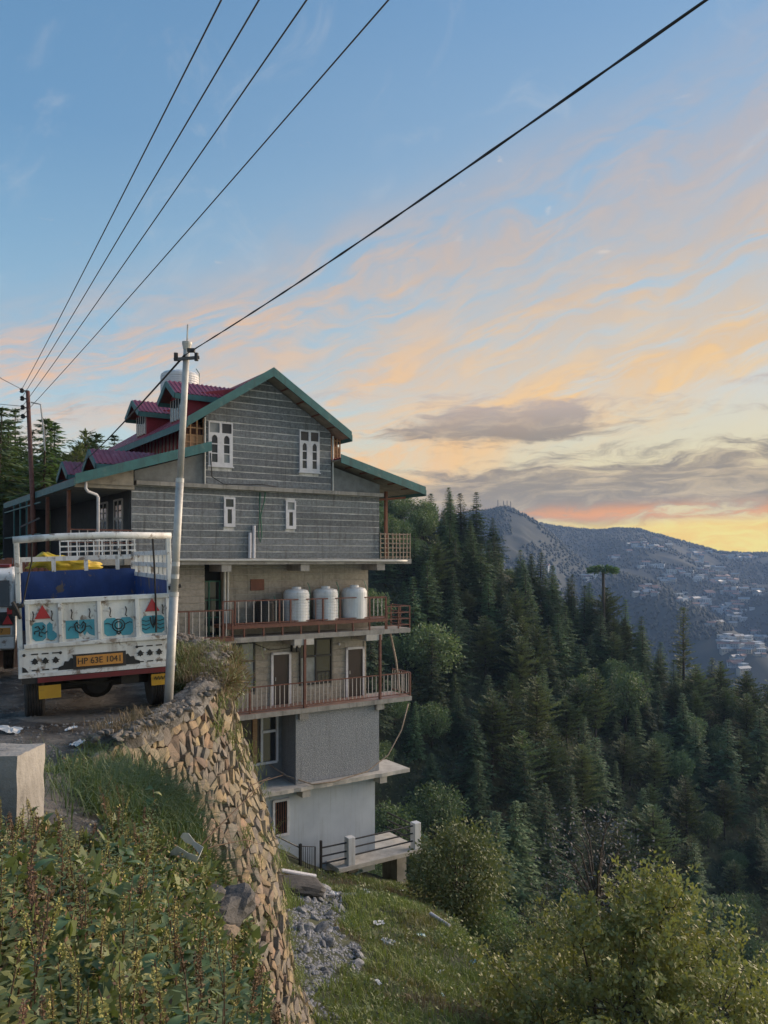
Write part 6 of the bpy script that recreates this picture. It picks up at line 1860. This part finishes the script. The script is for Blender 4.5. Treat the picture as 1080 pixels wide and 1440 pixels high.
    for i, (px, py, mt_, w, lab) in enumerate(items):
        p = march(px, py, slope_z, 11, 36, .1)
        if p is None: continue
        sc = w*p.y/28
        o = scrap(i+1, sc, sc*.6).build('litter_scrap', RK[mt_], smooth=False); o.location = p + Vector((0, 0, .10)); o.rotation_euler = (r.uniform(-.3, .1), r.uniform(-.1, .4), r.uniform(0, 6)); tag(o, lab, 'litter')
    # broken slab with a pipe across it
    p = march(420, 1256, slope_z, 14, 34, .1)
    o = link('broken_slab', rock_mesh(55, .95, .6, .3, RK['dark'], 3, .16)); o.location = p+Vector((0, 0, .2)); o.rotation_euler = (.1, .16, .35); tag(o, 'dark broken concrete slab lying against the stone wall foot', 'slab')
    a, b_ = march(392, 1240, slope_z, 14, 34, .1), march(444, 1249, slope_z, 14, 34, .1)
    tag(MB().tube([a+Vector((-.1, -.1, .42)), b_+Vector((0, -.1, .42))], .07, 10).build('white_pipe', M['white']), 'white pipe lying across the broken slab', 'pipe')
    a, b_ = march(605, 1292, slope_z, 14, 34, .1), march(632, 1310, slope_z, 14, 34, .1)
    if a and b_: tag(MB().tube([a+Vector((0, 0, .15)), b_+Vector((0, 0, .15))], .06, 8).build('white_pipe', M['white']), 'short pale pipe sticking out over the slope edge', 'pipe')
    # twisted white plastic strip on the near weeds
    pts = [(233,1203,6.4),(246,1196,6.4),(262,1203,6.4),(277,1209,6.4),(283,1197,6.45),(272,1186,6.5),(262,1178,6.5),(255,1174,6.5)]
    vs = []; fs = []
    for i, q in enumerate(pts):
        c = at(*q); w = .016 + .028*math.sin(i*1.3)**2
        vs += [c+Vector((-.01, w*.4, -w)), c+Vector((.01+.3*w, -w*.4, w))]
    for i in range(len(pts)-1): fs.append((2*i, 2*i+2, 2*i+3, 2*i+1))
    o = MB().add(vs, fs).build('plastic_strip', RK['white'], smooth=False); s_ = o.modifiers.new('thick', 'SOLIDIFY'); s_.thickness = .002; tag(o, 'twisted white plastic strip caught on the weeds', 'litter')
    for i, (px, py, mt_, w, lab) in enumerate(((158,1020,'white',.22,'crumpled white bag at the muddy road edge'),(100,1028,'white',.16,'flattened pale bag on the wet road'),(110,1049,'white',.2,'grey packet lying on the path'),(175,1094,'white',.16,'white carton half hidden in the long grass'),(146,1136,'white',.14,'folded white paper at the edge of the weeds'),(255,938,'white',.3,'white bag on the verge behind the steel pole'),(13,1030,'white',.3,'pale flattened bag by the truck wheel'),(70,953,'white',.1,'small white scrap on the road beyond the truck'))):
        p = march(px, py, ground_z, 4.5, 18, .05)
        if p is None: continue
        o = scrap(i+31, w, w*.6).build('litter_scrap', RK[mt_]); o.location = p+Vector((0, 0, .03)); o.rotation_euler = (r.uniform(-.2, .2), r.uniform(-.2, .2), r.uniform(0, 6)); tag(o, lab, 'litter')
    # mud bank beyond the truck and a fence at the far side of the road
    xs = np.linspace(-9, -4.2, 60); ys = np.linspace(16.6, 19.5, 24); X, Y = np.meshgrid(xs, ys)
    Z = -2.35 + .62*np.exp(-((Y-18)/.9)**2)*np.clip((X+9)/1, 0, 1)*np.clip((-4.2-X)/.8, 0, 1) + .10*vnoise(X*1.7, Y*1.7, 3, 4)
    tag(link('mud_bank', grid_mesh('mud_bank', X, Y, Z, mat('red brown mud', (.13,.075,.05), (.07,.045,.033), .9, 2, 7, 1.0, 12))), kind='structure')
    F = empty('wooden_fence', (-13.6, 20.5, -2.2), R(20)); tag(F, 'dark weathered plank fence beyond the parked van', 'fence')
    pm = MB().box(-.07, .07, -.015, .015, 0, 1.0).mesh('plank', M['woodred'])
    for k in range(34): link('plank', pm, F, (k*.16, 0, 1.15+r.uniform(-.03, .03)), None, (1, 1, r.uniform(.95, 1.05)))
    for zz in (1.3, 1.95): MB().box(-.1, 5.5, .016, .06, zz, zz+.08).build('rail', M['woodred'], F)
    for k in range(4): MB().box(k*1.8-.05, k*1.8+.05, .06, .16, 0, 2.2).build('post', M['woodred'], F)
    # tree ferny palm-like crown tree on the spur
    p = march(846, 868, slope_z, 120, 240, .5) or Vector((54, 198, -22))
    e = empty('flat_topped_tree', p); tag(e, 'dark flat topped tree standing alone on the forested spur', 'tree')
    H = -3.2/198*p.y - p.z
    MB().tube([(0, 0, -1), (.1, 0, H*.6), (0, 0, H)], [.5, .4, .32], 8).build('trunk', LF['bark'], e)
    rng = np.random.default_rng(6); n = 1400; a = rng.uniform(0, 6.283, n); q = rng.random(n)**.5*3.3
    P = np.stack([np.cos(a)*q, np.sin(a)*q, H + .9 - .07*q*q + rng.uniform(-.7, .6, n)], 1)
    D = unit(np.stack([np.cos(a), np.sin(a), rng.uniform(-.7, .5, n)], 1)); L = rng.uniform(.5, 1.2, n)
    link('crown', leaves_mesh('crown', P, D, L, L*.35, LF['deodar'], rng), e)
build_details()

# brush layer under the forest trees
def build_brush():
    rng = np.random.default_rng(44); N = 70000
    y = rng.uniform(66, 226, N); x = rng.uniform(-6, 118, N); k = (x < .52*y+8) & (x > -.05*y)
    x, y = x[k], y[k]; n = len(x)
    hg = 2.6*np.clip(vnoise(x*.12, y*.12, 5, 3)+.55, .15, 1)
    P = np.stack([x, y, slope_z(x, y) + rng.random(n)*hg], 1)
    D = unit(rng.normal(0, 1, (n, 3))+np.array([0, 0, .3])); L = rng.uniform(.35, .95, n)
    o = link('forest_brush', leaves_mesh('forest_brush', P, D, L, L*.5, mat('forest brush', (.10,.13,.06), (.06,.085,.042), .7, .08, 5, trans=.2), rng)); tag(o, 'green brush filling the gaps under the forest trees', 'brush', kind='stuff')
build_brush()
for (x, y, s) in ((52.5, 196, 1.05), (56.5, 197, .9), (54.6, 192, .85), (49.5, 199, 1.1), (59.5, 200, .95)):
    tree('pine' if s < 1 else 'deodar', (x, y, float(slope_z(x, y))-.4), s, 'conifer crowding the foot of the flat topped tree', 'conifers around the flat topped tree')

def build_wood_brush():
    rng = np.random.default_rng(45); n = 16000
    y = rng.uniform(56, 96, n); x = -rng.uniform(.27, .56, n)*y
    hg = 9.0*np.clip(vnoise(x*.10, y*.10, 15, 3)+.75, .3, 1)
    P = np.stack([x, y, ground_z(x, y) + rng.random(n)*hg], 1)
    D = unit(rng.normal(0, 1, (n, 3))+np.array([0, 0, .1])); L = rng.uniform(.5, 1.2, n)
    o = link('wood_thicket', leaves_mesh('wood_thicket', P, D, L, L*.45, LF['deodar'], rng)); tag(o, 'dark thicket filling the wood beyond the road', 'thicket', kind='stuff')
build_wood_brush()
